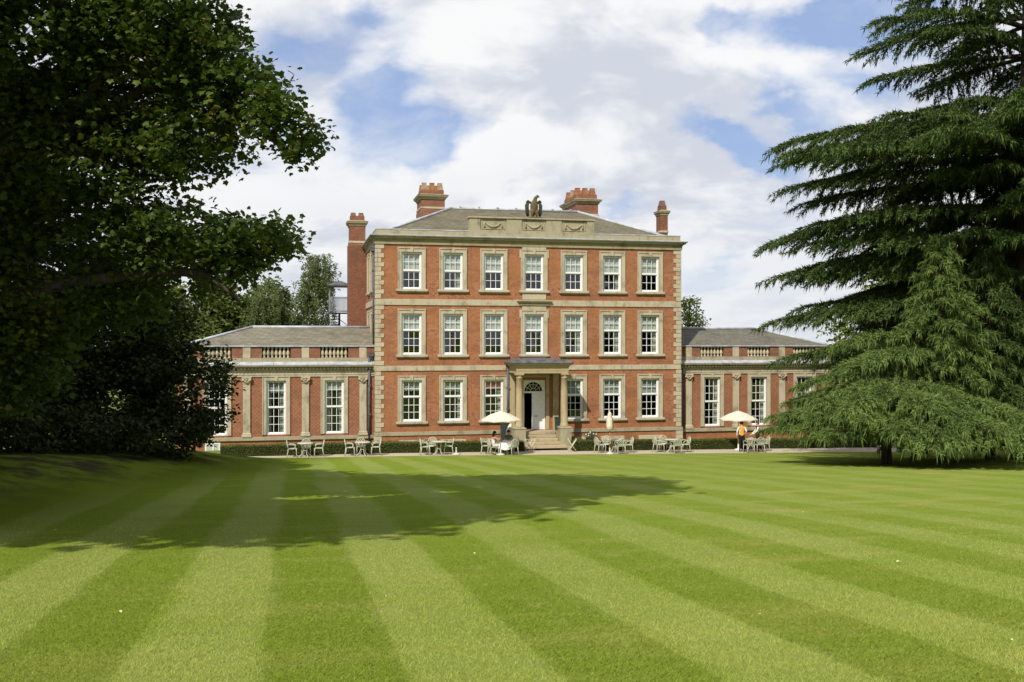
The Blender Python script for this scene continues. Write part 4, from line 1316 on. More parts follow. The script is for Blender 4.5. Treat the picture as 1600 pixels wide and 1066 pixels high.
limb(tb, [L(-21.2, 24, -.5), L(-18.5, 25.5, -.4), L(-15.4, 26, -.8)], .18, .05, 8, 8)
tb.build('trunk', M['bark'], tree)

# ---- dark evergreen mass skirting the lawn by the left wing
def broadleaf(name, label, base, lobes, dens, per, spread, size, tpl, mat, bark, shell=.5, up=.4, group=None, trunk_r=.25, limbs=5, cat='tree'):
    t_ = thing(name, label, cat, base, 0, group)
    p_, c_ = lobe_points(lobes, dens, per, spread, RNG, shell)
    link('crown', leaves('crown', p_, size, tpl, M[mat], RNG, up, base), t_)
    b_ = MB(); bz_ = Vector(base)
    top = Vector(max((l[0] for l in lobes), key=lambda q: q[2])) - bz_
    Pt = limb(b_, [Vector((0, 0, -.3)), Vector((top.x * .15, top.y * .15, top.z * .45)), top], trunk_r, trunk_r * .25, 8, 10)
    for l in lobes[:limbs * 2]:
        e = Vector(l[0]) - bz_
        s = Pt[min(len(Pt) - 1, max(1, int(len(Pt) * max(.15, min(.9, e.z / max(top.z, .1) - .2)))))]
        limb(b_, [s, s.lerp(e, .5) + Vector((0, 0, .1 * (e - s).length)), e], trunk_r * .4, .02, 6, 7)
    b_.build('trunk', M[bark], t_)
    return t_


lb = [(-12.35, 38, -1.9, 1.75, 2, 2.0, 1), (-13.4, 37.5, -.5, 1.8, 2, 1.6, 1), (-12.9, 37, -3.2, 1.6, 1.8, 1.3, 1), (-15.5, 38, .3, 2.4, 2.5, 1.9, 1), (-15.5, 36.8, -2.2, 2.6, 2.5, 2.0, 1.1), (-15.2, 38.5, 2.2, 1.7, 2, 1.3, 1), (-17.5, 38, 2.6, 2.4, 2.2, 2.0, 1), (-13.2, 38.5, 1.0, 1.0, 1.2, .7, 1)]
broadleaf('holly_tree', 'dark evergreen tree reaching the ground beside the left wing', garden(-14, 38.5), [(G(*l[:3]), l[3:6], l[6]) for l in lb], 17, 24, .22, .20, OVAL, 'laurel', 'bark')
lb = [(-19, 37, .8, 3, 3, 2.6, 1), (-18.5, 36, -2.2, 3, 2.5, 2.2, 1), (-22.5, 36, 0, 3, 3, 3.5, 1), (-22, 35, -2.6, 3, 2.5, 2.2, 1), (-16.8, 41, -1.8, 3.0, 2, 3.2, 1.4), (-20, 41, -1.5, 3.5, 2, 3.4, 1.2)]
broadleaf('yew_tree', 'black-green yew on the shaded bank at far left', garden(-20, 37.5), [(G(*l[:3]), l[3:6], l[6]) for l in lb], 9, 24, .28, .26, OVAL, 'laurel', 'bark')
lb = [(-15.2, 33, -2.9, 2.0, 1.6, .9, 1), (-17.5, 32, -2.4, 2.0, 1.6, 1.2, 1), (-13.5, 34.5, -3.3, 1.5, 1.3, .7, 1)]
broadleaf('laurel_bush', 'low dark laurel bush under the trees at left', garden(-15.5, 33.5), [(G(*l[:3]), l[3:6], l[6]) for l in lb], 14, 22, .2, .19, OVAL, 'laurel', 'bark', trunk_r=.1, cat='bush')

# ---- woodland behind the left wing
BGN = 'trees behind the left wing'
def bgtree(name, label, x, y, h, lobes, size, mat, bark='bark', dens=5.0, per=22, spread=.4, group=BGN, tr=.25, shell=.35):
    lb_ = [((x + dx, y + dy, dz), rr_, 1.0) for (dx, dy, dz, rr_) in lobes]
    return broadleaf(name, label, (x, y, -.3), lb_, dens, per, spread, size, OVAL, mat, bark, shell, .4, group, tr)


def blob(h, w, n=7):
    o = []
    for q in range(n):
        t_ = q / (n - 1)
        ww = w * (0.55 + .5 * math.sin(math.pi * (t_ * .8 + .15)))
        o.append((random.uniform(-.4, .4) * ww, random.uniform(-.4, .4) * ww, h * (.28 + .62 * t_), (ww * random.uniform(.55, .8), ww * random.uniform(.55, .8), h * .16)))
        o.append((random.uniform(-.7, .7) * ww, random.uniform(-.6, .6) * ww, h * (.25 + .6 * t_), (ww * .5, ww * .5, h * .12)))
    return o


bgtree('ash_tree', 'yellow-green tree crown seen under the sycamore bough', -15.0, 27.0, 11, blob(11.0, 3.8), .36, 'lime', dens=6)
bgtree('oak_tree', 'dense green tree crown next to the yellow-green one', -10.6, 29.5, 12, blob(11.6, 3.8), .38, 'bgleaf', dens=7)
bgtree('beech_tree', 'mid-green tree behind the left wing roof', -6.6, 29.0, 11, blob(10.9, 3.6), .36, 'bgleaf', dens=7)
bgtree('hawthorn_tree', 'low rounded green tree beyond the left wing hip', -12.6, 23.0, 9, blob(8.9, 2.8), .30, 'bgleaf', dens=5)
# birch: slender, hanging
bt = thing('birch_tree', 'airy pale silver birch left of the fire escape', 'tree', (-3.3, 27.0, -.3), 0, BGN)
bb = MB()
st = limb(bb, [Vector((0, 0, 0)), Vector((.2, 0, 5)), Vector((.5, 0, 9.5)), Vector((.9, 0, 13.2))], .16, .02, 7, 14)
pts = []
for q in range(230):
    s = st[random.randint(4, 13)]
    a = random.uniform(0, 6.28); Lb = random.uniform(.7, 3.1) * (1.2 - s.z / 16)
    e = s + Vector((math.cos(a) * Lb, math.sin(a) * Lb, .5 * Lb))
    limb(bb, [s, s.lerp(e, .55) + Vector((0, 0, .15)), e], .025, .008, 4, 5)
    for hq in range(3):
        hx = e + Vector((random.gauss(0, .25), random.gauss(0, .25), 0))
        ln = random.uniform(.6, 2.0)
        k_ = int(ln * 20)
        tt = np.random.default_rng(q * 7 + hq).random(k_)
        pts.append(np.stack([hx.x + RNG.normal(0, .07, k_), hx.y + RNG.normal(0, .07, k_), hx.z - tt * ln], -1))
link('crown', leaves('crown', np.concatenate(pts), .20, OVAL, M['birch'], RNG, 0.0), bt)
bb.build('trunk', M['bark_birch'], bt)
bt2 = thing('birch_tree', 'smaller pale birch with white stem above the left wing roof', 'tree', (-7.4, 26.0, -.3), 0, BGN)
link('crown', leaves('crown', np.concatenate(pts) * np.array([.9, .9, .80]), .16, OVAL, M['birch'], RNG, 0.0), bt2)
bb2 = MB(); limb(bb2, [Vector((0, 0, 0)), Vector((.2, 0, 5)), Vector((.5, 0, 9.0)), Vector((.75, 0, 10.4))], .15, .02, 7, 10)
for q in range(14):
    s = Vector((.3, 0, 5 + q * .35)); a = q * 2.4
    limb(bb2, [s, s + Vector((math.cos(a) * .6, math.sin(a) * .6, .5)), s + Vector((math.cos(a) * 1.1, math.sin(a) * 1.1, .6))], .03, .008, 4, 5)
bb2.build('trunk', M['bark_birch'], bt2)

# ---- trees behind the right wing
bgtree('plane_tree', 'green tree top showing past the main block right corner', 31.4, 30.0, 11, [(0, 0, 8.6, (1.0, 1.4, 1.4)), (.3, 0, 9.8, (.6, .9, .7)), (1.1, 0, 7.9, (.6, .8, .5)), (-.6, 0, 6.5, (1.2, 1.4, 1.2))], .30, 'bgleaf', dens=7, group='trees behind the right wing')
bgtree('lime_tree', 'tall yellow-green tree behind the cedars', 40.5, 10.0, 16, blob(15.6, 5.2), .40, 'lime', dens=3.6, group='trees behind the right wing', tr=.4)
bgtree('chestnut_tree', 'dark green tree behind the cedar at the right edge', 48.0, 6.0, 15, blob(15.0, 5.5), .42, 'bgleaf', dens=3.6, group='trees behind the right wing', tr=.4)


bgtree('rhododendron_bush', 'dark shrub closing the gap right of the right wing', 33.0, 2.0, 5, [(0, 0, 1.6, (2.6, 2.4, 1.7)), (2.5, -1, 2.2, (2.6, 2.4, 2.2)), (-1.5, 1.5, 3.2, (2.2, 2, 1.5)), (4.5, 0, 3.4, (3, 2.6, 2.2))], .26, 'laurel', dens=8, group='trees behind the right wing', tr=.15)


# ------------------------------------------------------------------ cedars
def cedar(name, label, base, H, spec, mat, blade=(.15, .032), trunk_r=.5, dens=1.0, seed=1, lean=(0, 0), hangs=.30, per=4, group='cedars on the right of the lawn'):
    """spec: list of (height, azimuth, length, rise, droop, width)"""
    rng = np.random.default_rng(seed)
    t_ = thing(name, label, 'tree', base, 0, group)
    wood = MB()
    wood.tube(curve([(0, 0, -.3), (lean[0] * .3, lean[1] * .3, H * .35), (lean[0] * .7, lean[1] * .7, H * .7), (lean[0], lean[1], H)], 14), [trunk_r * (1 - .93 * q / 13) for q in range(14)], 10)
    C, D, LS = [], [], []                                      # blade roots and directions
    for (h, az, Lb, rise, droop, wid) in spec:
        o = np.array([lean[0] * h / H, lean[1] * h / H, h])
        out = np.array([math.cos(az), math.sin(az), 0]); sd = np.array([-math.sin(az), math.cos(az), 0])
        bend = rng.uniform(-.18, .18)
        def at(t):
            t = np.asarray(t)[..., None]
            return o + out * Lb * t + sd * Lb * bend * t * t + np.array([0, 0, 1.0]) * (rise * Lb * t * (1 - .35 * t) - droop * Lb * t ** 2.6)
        P = at(np.linspace(0, 1, 9))
        rb = max(.02, .018 * Lb)
        wood.tube([tuple(p) for p in P], [rb * (1 - .85 * q / 8) for q in range(9)], 5)
        nb = max(6, int(Lb * 5.5 * dens))
        for q in range(nb):
            t0 = .16 + .84 * ((q + rng.random()) / nb)
            s = 1 if q % 2 else -1
            root = at(t0)
            taper = math.sin(math.pi * min(1, .12 + .95 * (1 - abs(t0 - .45) / .75)) * .5)
            bl = Lb * wid * taper * rng.uniform(.55, 1.1)
            bd = out * rng.uniform(.45, .9) + sd * s * rng.uniform(.5, 1.0); bd /= np.linalg.norm(bd)
            if t0 > .93: bd = out + sd * rng.uniform(-.4, .4); bl = max(bl, .10 * Lb)
            m = max(4, int(bl * 15 * dens))
            tt = (np.arange(m) + rng.random(m)) / m
            pos = root + bd * (bl * tt)[:, None]
            dr = .06 * bl * tt - .34 * bl * tt ** 2.2
            pos[:, 2] += dr
            k = per
            pos = np.repeat(pos, k, axis=0)
            tr = np.repeat(tt, k)
            pos += rng.normal(size=pos.shape) * np.array([.05, .05, .025])
            dd = bd[None] * rng.uniform(.3, 1.0, (len(pos), 1)) + rng.normal(size=pos.shape) * .30
            dd[:, 2] += .22 - .95 * tr * rng.random(len(pos))
            C.append(pos); D.append(dd); LS.append(np.ones(len(pos)))
            hang = pos[rng.random(len(pos)) < hangs * (.25 + .75 * tr)]      # pendent tips
            hd = bd[None] * .35 + rng.normal(size=hang.shape) * .16 + np.array([0, 0, -1.0])
            C.append(hang); D.append(hd); LS.append(np.full(len(hang), 1.7))
    C = np.concatenate(C); D = np.concatenate(D); LS = np.concatenate(LS)[:, None]
    D /= np.linalg.norm(D, axis=1)[:, None]
    n = len(C)
    sidev = np.cross(D, rng.normal(size=(n, 3)) * .55 + np.array([0, 0, 1.0])); sidev /= np.linalg.norm(sidev, axis=1)[:, None] + 1e-9
    ln = blade[0] * LS * rng.uniform(.7, 1.5, n)[:, None]; wd = blade[1] * rng.uniform(.7, 1.3, n)[:, None]
    tip = C + D * ln; tip[:, 2] -= .03
    V = np.stack([C + sidev * wd, C - sidev * wd, tip], 1).reshape(-1, 3)
    F = np.arange(3 * n).reshape(-1, 3)
    link('needles', mesh_np('needles', V, F, M[mat]), t_)
    wood.build('trunk', M['bark'], t_)
    return n


rs = random.Random(5)
NB = 0
# great cedar: trunk at the right edge, layered boughs reaching left
gb = garden(23.8, 46.0)
spec = []
tiers = [(3.4, 9.0), (5.2, 9.6), (6.9, 9.7), (8.4, 10.3), (9.9, 10.6), (11.4, 10.8), (12.8, 11.0), (14.2, 10.6), (15.5, 9.4), (16.4, 5.0), (18.4, 7.2), (20.2, 7.2), (22.2, 6.0), (24.2, 4.6)]
for h, Lb in tiers:
    nbr = (11 if Lb > 6 else 7) if h < 16 else 7
    off = rs.uniform(0, 6.28)
    for q in range(nbr):
        az = off + 6.283 * q / nbr + rs.uniform(-.2, .2)
        tow = math.cos(az) * SI + math.sin(az) * CO          # how far the bough points from the viewpoint
        if tow < -.25 and h < 13.5: Lb_ = Lb * (.30 if h < 9 else .5)
        else: Lb_ = Lb
        spec.append((h + rs.uniform(-.35, .35), az, Lb_ * rs.uniform(.80, 1.06), rs.uniform(.06, .20), rs.uniform(.06, .15), rs.uniform(.30, .42)))
NB += cedar('cedar_tree', 'towering cedar with layered boughs, trunk at the right edge', gb, 26.5, spec, 'cedar', (.20, .030), .70, 1.25, 3, hangs=.12, per=3)
# low spreading cedar whose trunk shows below its skirt
lb_ = garden(15.05, 40.0)
spec = []
for h, Lb, nbr, dr in ((1.75, 6.3, 17, .17), (2.25, 6.0, 15, .19), (2.8, 5.0, 13, .23), (3.3, 3.2, 9, .30)):
    off = rs.uniform(0, 6.28)
    for q in range(nbr):
        az = off + 6.283 * q / nbr + rs.uniform(-.16, .16)
        lf_ = -math.cos(az) * CO + math.sin(az) * SI              # shorter on the side that faces the wing
        spec.append((h + rs.uniform(-.15, .15), az, Lb * (1 - .36 * max(0, lf_)) * rs.uniform(.78, 1.08), rs.uniform(.10, .20), dr + rs.uniform(-.04, .05), rs.uniform(.26, .36)))
NB += cedar('weeping_cedar', 'low spreading cedar with drooping skirt and short visible trunk', lb_, 3.5, spec, 'cedar_bright', (.18, .022), .24, 1.35, 5)


def cone_spec(H, Rr, n, lo=.10):
    sp = []
    for q in range(n):
        t_ = lo + (1 - lo) * (q + .5) / n
        h = H * t_
        Lb = Rr * (1 - t_) ** .80 + .22
        sp.append((h, q * 2.4 + rs.uniform(-.3, .3), Lb * rs.uniform(.75, 1.12), rs.uniform(.10, .25), rs.uniform(.28, .42), rs.uniform(.28, .38)))
    return sp


cb_ = garden(18.35, 42.6)
az_l = math.atan2(SI, -CO)
long_boughs = [(h, az_l + a, L_, .10, .20, .30) for h, a, L_ in ((2.6, .25, 5.2), (3.3, -.1, 5.7), (4.0, .15, 5.9), (2.0, .5, 4.6), (4.7, .4, 5.2), (3.0, -.45, 5.0), (5.4, -.2, 4.6))]
NB += cedar('pointed_cedar', 'young conical cedar, taller pointed one behind the low cedar', cb_, 4.70 + 6.0 - cb_.z, cone_spec(4.6 + 6.0 - cb_.z, 3.3, 112, .13) + long_boughs, 'cedar_bright', (.18, .023), .22, 1.4, 7)
cb2 = garden(21.1, 44.0)
NB += cedar('pointed_cedar', 'young conical cedar, smaller pointed one nearer the right edge', cb2, 4.55 + 6.0 - cb2.z, cone_spec(4.45 + 6.0 - cb2.z, 3.8, 100, .10), 'cedar', (.17, .026), .2, 1.2, 9)


# ------------------------------------------------------------------ hedges
def hedge(label, x0, x1, yf, yb, z0, h, returns=(), gap=None):
    t_ = thing('box_hedge', label, 'hedge', ((x0 + x1) / 2, yf, terrace_z((x0 + x1) / 2)))
    bx = np.array(t_.location)
    boxes = [(x0, x1, yf, yb)] + list(returns)
    core = MB(); P = []
    for (a, b_, c, d) in boxes:
        n = 12
        for q in range(n):
            xa, xb = a + (b_ - a) * q / n, a + (b_ - a) * (q + 1) / n
            zz = float(terrace_z((xa + xb) / 2))
            core.box(xa - bx[0], xb - bx[0], c + .05 - bx[1], d - .05 - bx[1], zz - bx[2] - .06, zz + h - .05 - bx[2])
        for (ux, uy, cnt) in ((b_ - a, 0, int((b_ - a) * h * 620)), (b_ - a, d - c, int((b_ - a) * (d - c) * 620)), (0, d - c, int((d - c) * h * 1240))):
            r1, r2 = RNG.random(cnt), RNG.random(cnt)
            if uy == 0: p = np.stack([a + ux * r1, np.full(cnt, c) + RNG.normal(0, .018, cnt), h * r2], -1)
            elif ux == 0: p = np.stack([np.where(RNG.random(cnt) < .5, a, b_) + RNG.normal(0, .018, cnt), c + uy * r1, h * r2], -1)
            else: p = np.stack([a + ux * r1, c + uy * r2, np.full(cnt, h) + RNG.normal(0, .016, cnt)], -1)
            p[:, 2] += terrace_z(p[:, 0]) + .02 * np.sin(p[:, 0] * 2.3)
            P.append(p)
    core.build('twigs', M['hedge_core'], t_)
    P = np.concatenate(P)
    link('foliage', leaves('foliage', P, .058, OVAL, M['hedge'], RNG, .2, bx), t_)


hedge('long low clipped box hedge left of the steps', -8.35, 8.05, -2.95, -2.15, 0, .55)
hedge('low clipped box hedge right of the steps', 10.95, 30.0, -3.15, -2.35, 0, .55, [(10.95, 11.7, -2.36, -.5)])


# ------------------------------------------------------------------ garden furniture
def gz(x, y):
    return float(terrace_z(x)) if y > edge_y(x) else float(lawn_z(x, y))


def chair_parts():
    """cast armchair with latticed back, faces +Y in its own axes"""
    d = []
    st = MB()
    st.box(-.235, .235, -.21, .225, .43, .455, bev=.01)
    st.tube([(-.235, .22, .425), (0, .25, .425), (.235, .22, .425)], .022, 6)
    d.append(('seat', st.mesh('seat', M['chair'])))
    for sx in (-1, 1):
        d.append(('leg', MB().tube([(sx * .22, .205, .44), (sx * .235, .23, .30), (sx * .22, .225, .14), (sx * .245, .25, 0)], [.024, .02, .016, .02], 6).mesh('leg', M['chair'])))
        d.append(('leg', MB().tube([(sx * .205, -.20, .44), (sx * .21, -.215, .25), (sx * .22, -.27, 0)], [.024, .018, .02], 6).mesh('leg', M['chair'])))
        d.append(('armrest', MB().tube([(sx * .215, -.235, .66), (sx * .265, -.08, .675), (sx * .28, .10, .66), (sx * .27, .18, .60), (sx * .24, .16, .50), (sx * .235, .12, .45)], [.016, .02, .022, .02, .016, .014], 6).mesh('armrest', M['chair'])))
    bk = MB()
    bk.tube([(-.215, -.20, .44), (-.225, -.235, .60), (-.205, -.26, .76), (-.12, -.275, .845), (0, -.28, .875), (.12, -.275, .845), (.205, -.26, .76), (.225, -.235, .60), (.215, -.20, .44)], .021, 6)
    def arch(x): return .86 - .45 * max(0, abs(x) - .08)
    yb = lambda z: -.20 - .09 * (z - .44) / .43
    for q in range(-3, 4):
        for s in (-1, 1):
            xs_ = q * .11
            pp = []
            for j in range(9):
                z_ = .46 + j * .05
                x_ = xs_ + s * (z_ - .66)
                if abs(x_) < .205 and z_ < arch(x_): pp.append((x_, yb(z_), z_))
            if len(pp) > 1: bk.tube(pp, .0125, 4)
    bk.tube([(-.2, yb(.55), .55), (0, yb(.53), .53), (.2, yb(.55), .55)], .014, 5)
    d.append(('backrest', bk.mesh('backrest', M['chair'])))
    return d


CHAIR = chair_parts()


def chair(x, y, face, label):
    """face: direction the sitter looks, degrees from +Y towards -X"""
    o = thing('garden_chair', label, 'chair', (x, y, gz(x, y)), R(face), 'pale cast-metal garden chairs')
    for nm, me in CHAIR: link(nm, me, o)
    return o


def table_parts():
    tp = MB().lathe(0, 0, [(.10, .70), (.40, .70), (.425, .71), (.425, .725), (.40, .735), (.02, .735)], 24)
    for q in range(8):
        a = q * math.pi / 4
        tp.tube([(.1 * math.cos(a), .1 * math.sin(a), .695), (.39 * math.cos(a), .39 * math.sin(a), .695)], .012, 4)
    lg = MB().tube([(.07, 0, .69), (.16, 0, .56), (.10, 0, .36), (.18, 0, .16), (.33, 0, .05), (.36, 0, 0)], [.024, .022, .018, .018, .02, .026], 6)
    rg = MB().tube([(.12 * math.cos(a), .12 * math.sin(a), .34) for a in np.linspace(0, 2 * math.pi, 13)], .012, 5)
    return tp.mesh('tabletop', M['chair']), lg.mesh('leg', M['chair']), rg.mesh('ring_brace', M['chair'])


TT, TL, TR = table_parts()


def table(x, y, label):
    o = thing('garden_table', label, 'table', (x, y, gz(x, y)), .4, 'round cast-metal garden tables')
    link('tabletop', TT, o); link('ring_brace', TR, o)
    for q in range(4): link('leg', TL, o, (0, 0, 0), (0, 0, q * math.pi / 2))
    return o


A_ = 'at the garden table furthest left'
table(-4.00, -3.80, 'round pale garden table furthest left, before the wing')
chair(-4.68, -3.72, -90, 'pale lattice chair facing right ' + A_)
chair(-3.30, -3.72, 90, 'pale lattice chair facing left ' + A_)
chair(-3.95, -3.25, 180, 'pale lattice chair facing the lawn ' + A_)
A_ = 'at the table in front of the left corner downpipe'
table(-1.02, -3.90, 'round pale garden table in front of the left corner downpipe')
chair(-1.68, -3.80, -90, 'pale lattice chair facing right ' + A_)
chair(-0.32, -3.80, 90, 'pale lattice chair facing left ' + A_)
chair(-1.06, -3.32, 180, 'pale lattice chair facing the lawn ' + A_)
A_ = 'at the table beside the empty parasol base'
table(3.05, -4.10, 'round pale garden table beside the empty parasol base')
chair(2.30, -4.05, -90, 'pale lattice chair facing right ' + A_)
chair(2.75, -3.48, 165, 'pale lattice chair facing the lawn ' + A_)
chair(3.62, -3.85, 80, 'pale lattice chair facing left ' + A_)
table(6.62, -4.25, 'round garden table hidden under the white cloth')
chair(5.66, -3.86, -100, 'empty pale chair left of the white-clothed table')
chair(5.94, -4.54, -80, 'pale chair the woman in white sits on')
chair(6.98, -4.72, 20, 'pale chair in front of the white-clothed table, back to the lawn')
chair(6.98, -3.72, 170, 'pale chair the person in grey sits on')
A_ = 'at the table by the closed parasol'
table(12.95, -4.20, 'round pale garden table by the closed parasol')
chair(12.12, -4.10, -75, 'pale lattice chair facing right ' + A_)
chair(13.05, -4.86, 0, 'pale lattice chair turned from the lawn ' + A_)
chair(13.70, -4.25, 90, 'pale lattice chair facing left ' + A_)
chair(12.70, -3.62, 170, 'pale lattice chair nearest the hedge ' + A_)
A_ = 'at the table by the right corner quoins'
table(16.28, -4.35, 'round pale garden table by the right corner quoins')
chair(15.52, -4.25, -80, 'pale lattice chair facing right ' + A_)
chair(16.30, -4.98, 0, 'pale lattice chair turned from the lawn ' + A_)
chair(17.05, -4.40, 90, 'pale lattice chair facing left ' + A_)
chair(16.05, -3.76, 175, 'pale lattice chair nearest the hedge ' + A_)
table(21.05, -4.45, 'round pale garden table between the two waiters')
chair(20.66, -5.05, 0, 'pale lattice chair in front of the waiter in gold')
chair(21.32, -5.05, -10, 'pale lattice chair in front of the waiter in black')
chair(21.95, -4.35, 90, 'pale lattice chair half behind the cedar fronds')


def parasol_base(parent, mat):
    MB().lathe(0, 0, [(.23, 0), (.24, .03), (.22, .06), (.10, .09), (.04, .12), (.035, .36), (.02, .37)], 16).build('base', M[mat], parent)


def parasol_open(x, y, zt, r, label, basemat):
    o = thing('open_parasol', label, 'parasol', (x, y, gz(x, y)), .25)
    parasol_base(o, basemat)
    MB().tube([(0, 0, .1), (0, 0, zt - .02)], .024, 8).build('pole', M['pole'], o)
    n = 8
    b_ = MB()
    vs = [(0, 0, zt)]
    for (f_, dz) in ((.5, .20), (1.0, .50), (1.0, .56)):
        for q in range(n * 2):
            a = math.pi * q / n
            rr_ = r * f_ * (1 if q % 2 == 0 else .955)
            vs.append((rr_ * math.cos(a), rr_ * math.sin(a), zt - dz - (.0 if q % 2 == 0 else -.03 * f_)))
    fs = [(0, 1 + q, 1 + (q + 1) % (2 * n)) for q in range(2 * n)]
    for k_ in range(2):
        for q in range(2 * n):
            j = (q + 1) % (2 * n)
            fs.append((1 + k_ * 2 * n + q, 1 + (k_ + 1) * 2 * n + q, 1 + (k_ + 1) * 2 * n + j, 1 + k_ * 2 * n + j))
    b_.add(vs, fs, 0, False)
    b_.build('canopy', M['canvas'], o)
    for q in range(n):
        a = 2 * math.pi * q / n
        MB().tube([(.03 * math.cos(a), .03 * math.sin(a), zt - .08), (r * .97 * math.cos(a), r * .97 * math.sin(a), zt - .53)], .011, 4).build('rib', M['pole'], o)
    MB().sphere((0, 0, zt + .03), .035, 8, 6).build('finial', M['pole'], o)
    return o


parasol_open(6.33, -4.66, 2.40, 1.12, 'open cream parasol over the white-clothed table', 'base')
parasol_open(20.62, -3.75, 2.30, 1.12, 'open cream parasol beside the waiter in gold', 'base_white')
cpz = thing('closed_parasol', 'closed cream parasol standing on its base right of the porch', 'parasol', (12.42, -4.92, gz(12.42, -4.92)))
parasol_base(cpz, 'base')


def furled(parent, z0, z1, r):
    b_ = MB()
    vs, fs = [], []
    n = 16
    lv = [(z1 + .02, .02), (z1 - .05, .08), (z1 - .20, .12), (z1 - .26, .105), (z1 - .34, .15), (z0 + .25, r * .9), (z0, r)]
    for k_, (z_, rr_) in enumerate(lv):
        for q in range(n):
            a = 2 * math.pi * q / n
            e = rr_ * (1 + (.22 if q % 2 else -.16) * min(1, k_ / 3))
            vs.append((e * math.cos(a), e * math.sin(a), z_ + (.05 if (k_ == len(lv) - 1 and q % 2) else 0)))
    for k_ in range(len(lv) - 1):
        for q in range(n):
            j = (q + 1) % n
            fs.append((k_ * n + q, (k_ + 1) * n + q, (k_ + 1) * n + j, k_ * n + j))
    fs.append(tuple((len(lv) - 1) * n + q for q in reversed(range(n))))
    b_.add(vs, fs, 0, True)
    return b_.build('canopy', M['canvas'], parent)


MB().tube([(0, 0, .1), (0, 0, 2.42)], .024, 8).build('pole', M['pole'], cpz)
furled(cpz, 1.32, 2.32, .19)
lp = thing('leaning_parasol', 'furled cream parasol leaning beside the porch pedestal', 'parasol', (6.85, -3.35, 0.0))
lp.rotation_euler = (R(-8), R(14), 0)
MB().tube([(0, 0, 0), (0, 0, 1.65)], .02, 8).build('pole', M['pole'], lp)
furled(lp, .55, 1.55, .13)
pb = thing('parasol_base', 'empty pale parasol base on the path without a pole', 'parasol base', (3.98, -4.18, gz(3.98, -4.18)))
parasol_base(pb, 'base')
MB().tube([(0, 0, .3), (0, 0, .40)], .045, 10).build('socket', M['base'], pb)


def folding_stand(x, y, rz, label):
    o = thing('folding_table', label, 'folding table', (x, y, gz(x, y)), rz)
    for s in (-1, 1):
        MB().tube([(-.24, s * .18, 0), (.24, s * .17, .70)], .02, 5).build('leg', M['wood_pale'], o)
        MB().tube([(.24, s * .14, 0), (-.24, s * .15, .70)], .02, 5).build('leg', M['wood_pale'], o)
    for q in range(2): MB().box(-.24 + q * .44, -.20 + q * .44, -.2, .2, .70, .725).build('slat', M['wood_pale'], o)
    MB().tube([(-.22, -.2, .03), (-.22, .2, .03)], .014, 5).build('stretcher', M['wood_pale'], o)


folding_stand(8.32, -3.25, .25, 'small cream folding table left of the porch steps')
folding_stand(10.72, -3.35, -.2, 'small cream folding table right of the porch steps')

# planters
def planter(name, x, y, z, label, r, h):
    o = thing(name, label, 'planter', (x, y, z))
    MB().ring(-r * .8, r * .8, -r * .8, r * .8, [(0, 0), (r * .1, h * .5), (r * .2, h - .05), (r * .28, h - .05), (r * .28, h), (-r * .1, h), (-r * .1, h - .06)], cap=True).build('pot', M['pot_dark'], o)
    return o


planter('tall_planter', 7.42, -.45, -.12, 'tall dark planter left of the porch behind the pedestal', .20, 1.45)
planter('tall_planter', 10.66, -.52, .80, 'tall dark planter inside the porch by the right column', .17, .82)
fl = planter('flower_planter', 12.25, -2.05, -.10, 'dark stone urn with white flowers behind the hedge', .26, .62)
pp = RNG.normal(size=(260, 3)) * np.array([.2, .18, .11]) + np.array([0, 0, .78])
link('foliage', leaves('foliage', pp, .10, OVAL, M['bgleaf'], RNG, .3), fl)
for q in range(11):
    c = RNG.normal(size=3) * np.array([.17, .14, .07]) + np.array([0, -.1, .84])
    f_ = MB()
    for k_ in range(5):
        a = k_ * 1.257
        f_.sphere((c[0] + .022 * math.cos(a), c[1] - .01, c[2] + .022 * math.sin(a)), (.022, .012, .022), 6, 4)
    f_.build('flower', M['petal'], fl)

# tablecloth
tc = thing('tablecloth', 'white cloth draped over the occupied table', 'tablecloth', (6.62, -4.25, gz(6.62, -4.25) + .735))
b_ = MB()
vs = [(0, 0, .010)]
n = 28
for (r_, z_) in ((.40, .010), (.44, .004), (.452, -.03), (.50, -.26), (.52, -.36)):
    for q in range(n):
        a = 2 * math.pi * q / n
        w_ = .035 * math.sin(a * 6) * max(0, -z_ / .36)
        zc = z_ - (.10 * abs(math.cos(2 * a)) if z_ < -.3 else 0)
        vs.append(((r_ + w_) * math.cos(a), (r_ + w_) * math.sin(a), zc))
fs = [(0, 1 + q, 1 + (q + 1) % n) for q in range(n)]
for k_ in range(4):
    for q in range(n):
        j = (q + 1) % n
        fs.append((1 + k_ * n + q, 1 + (k_ + 1) * n + q, 1 + (k_ + 1) * n + j, 1 + k_ * n + j))
b_.add(vs, fs, 0, True).build('cloth', M['linen'], tc)


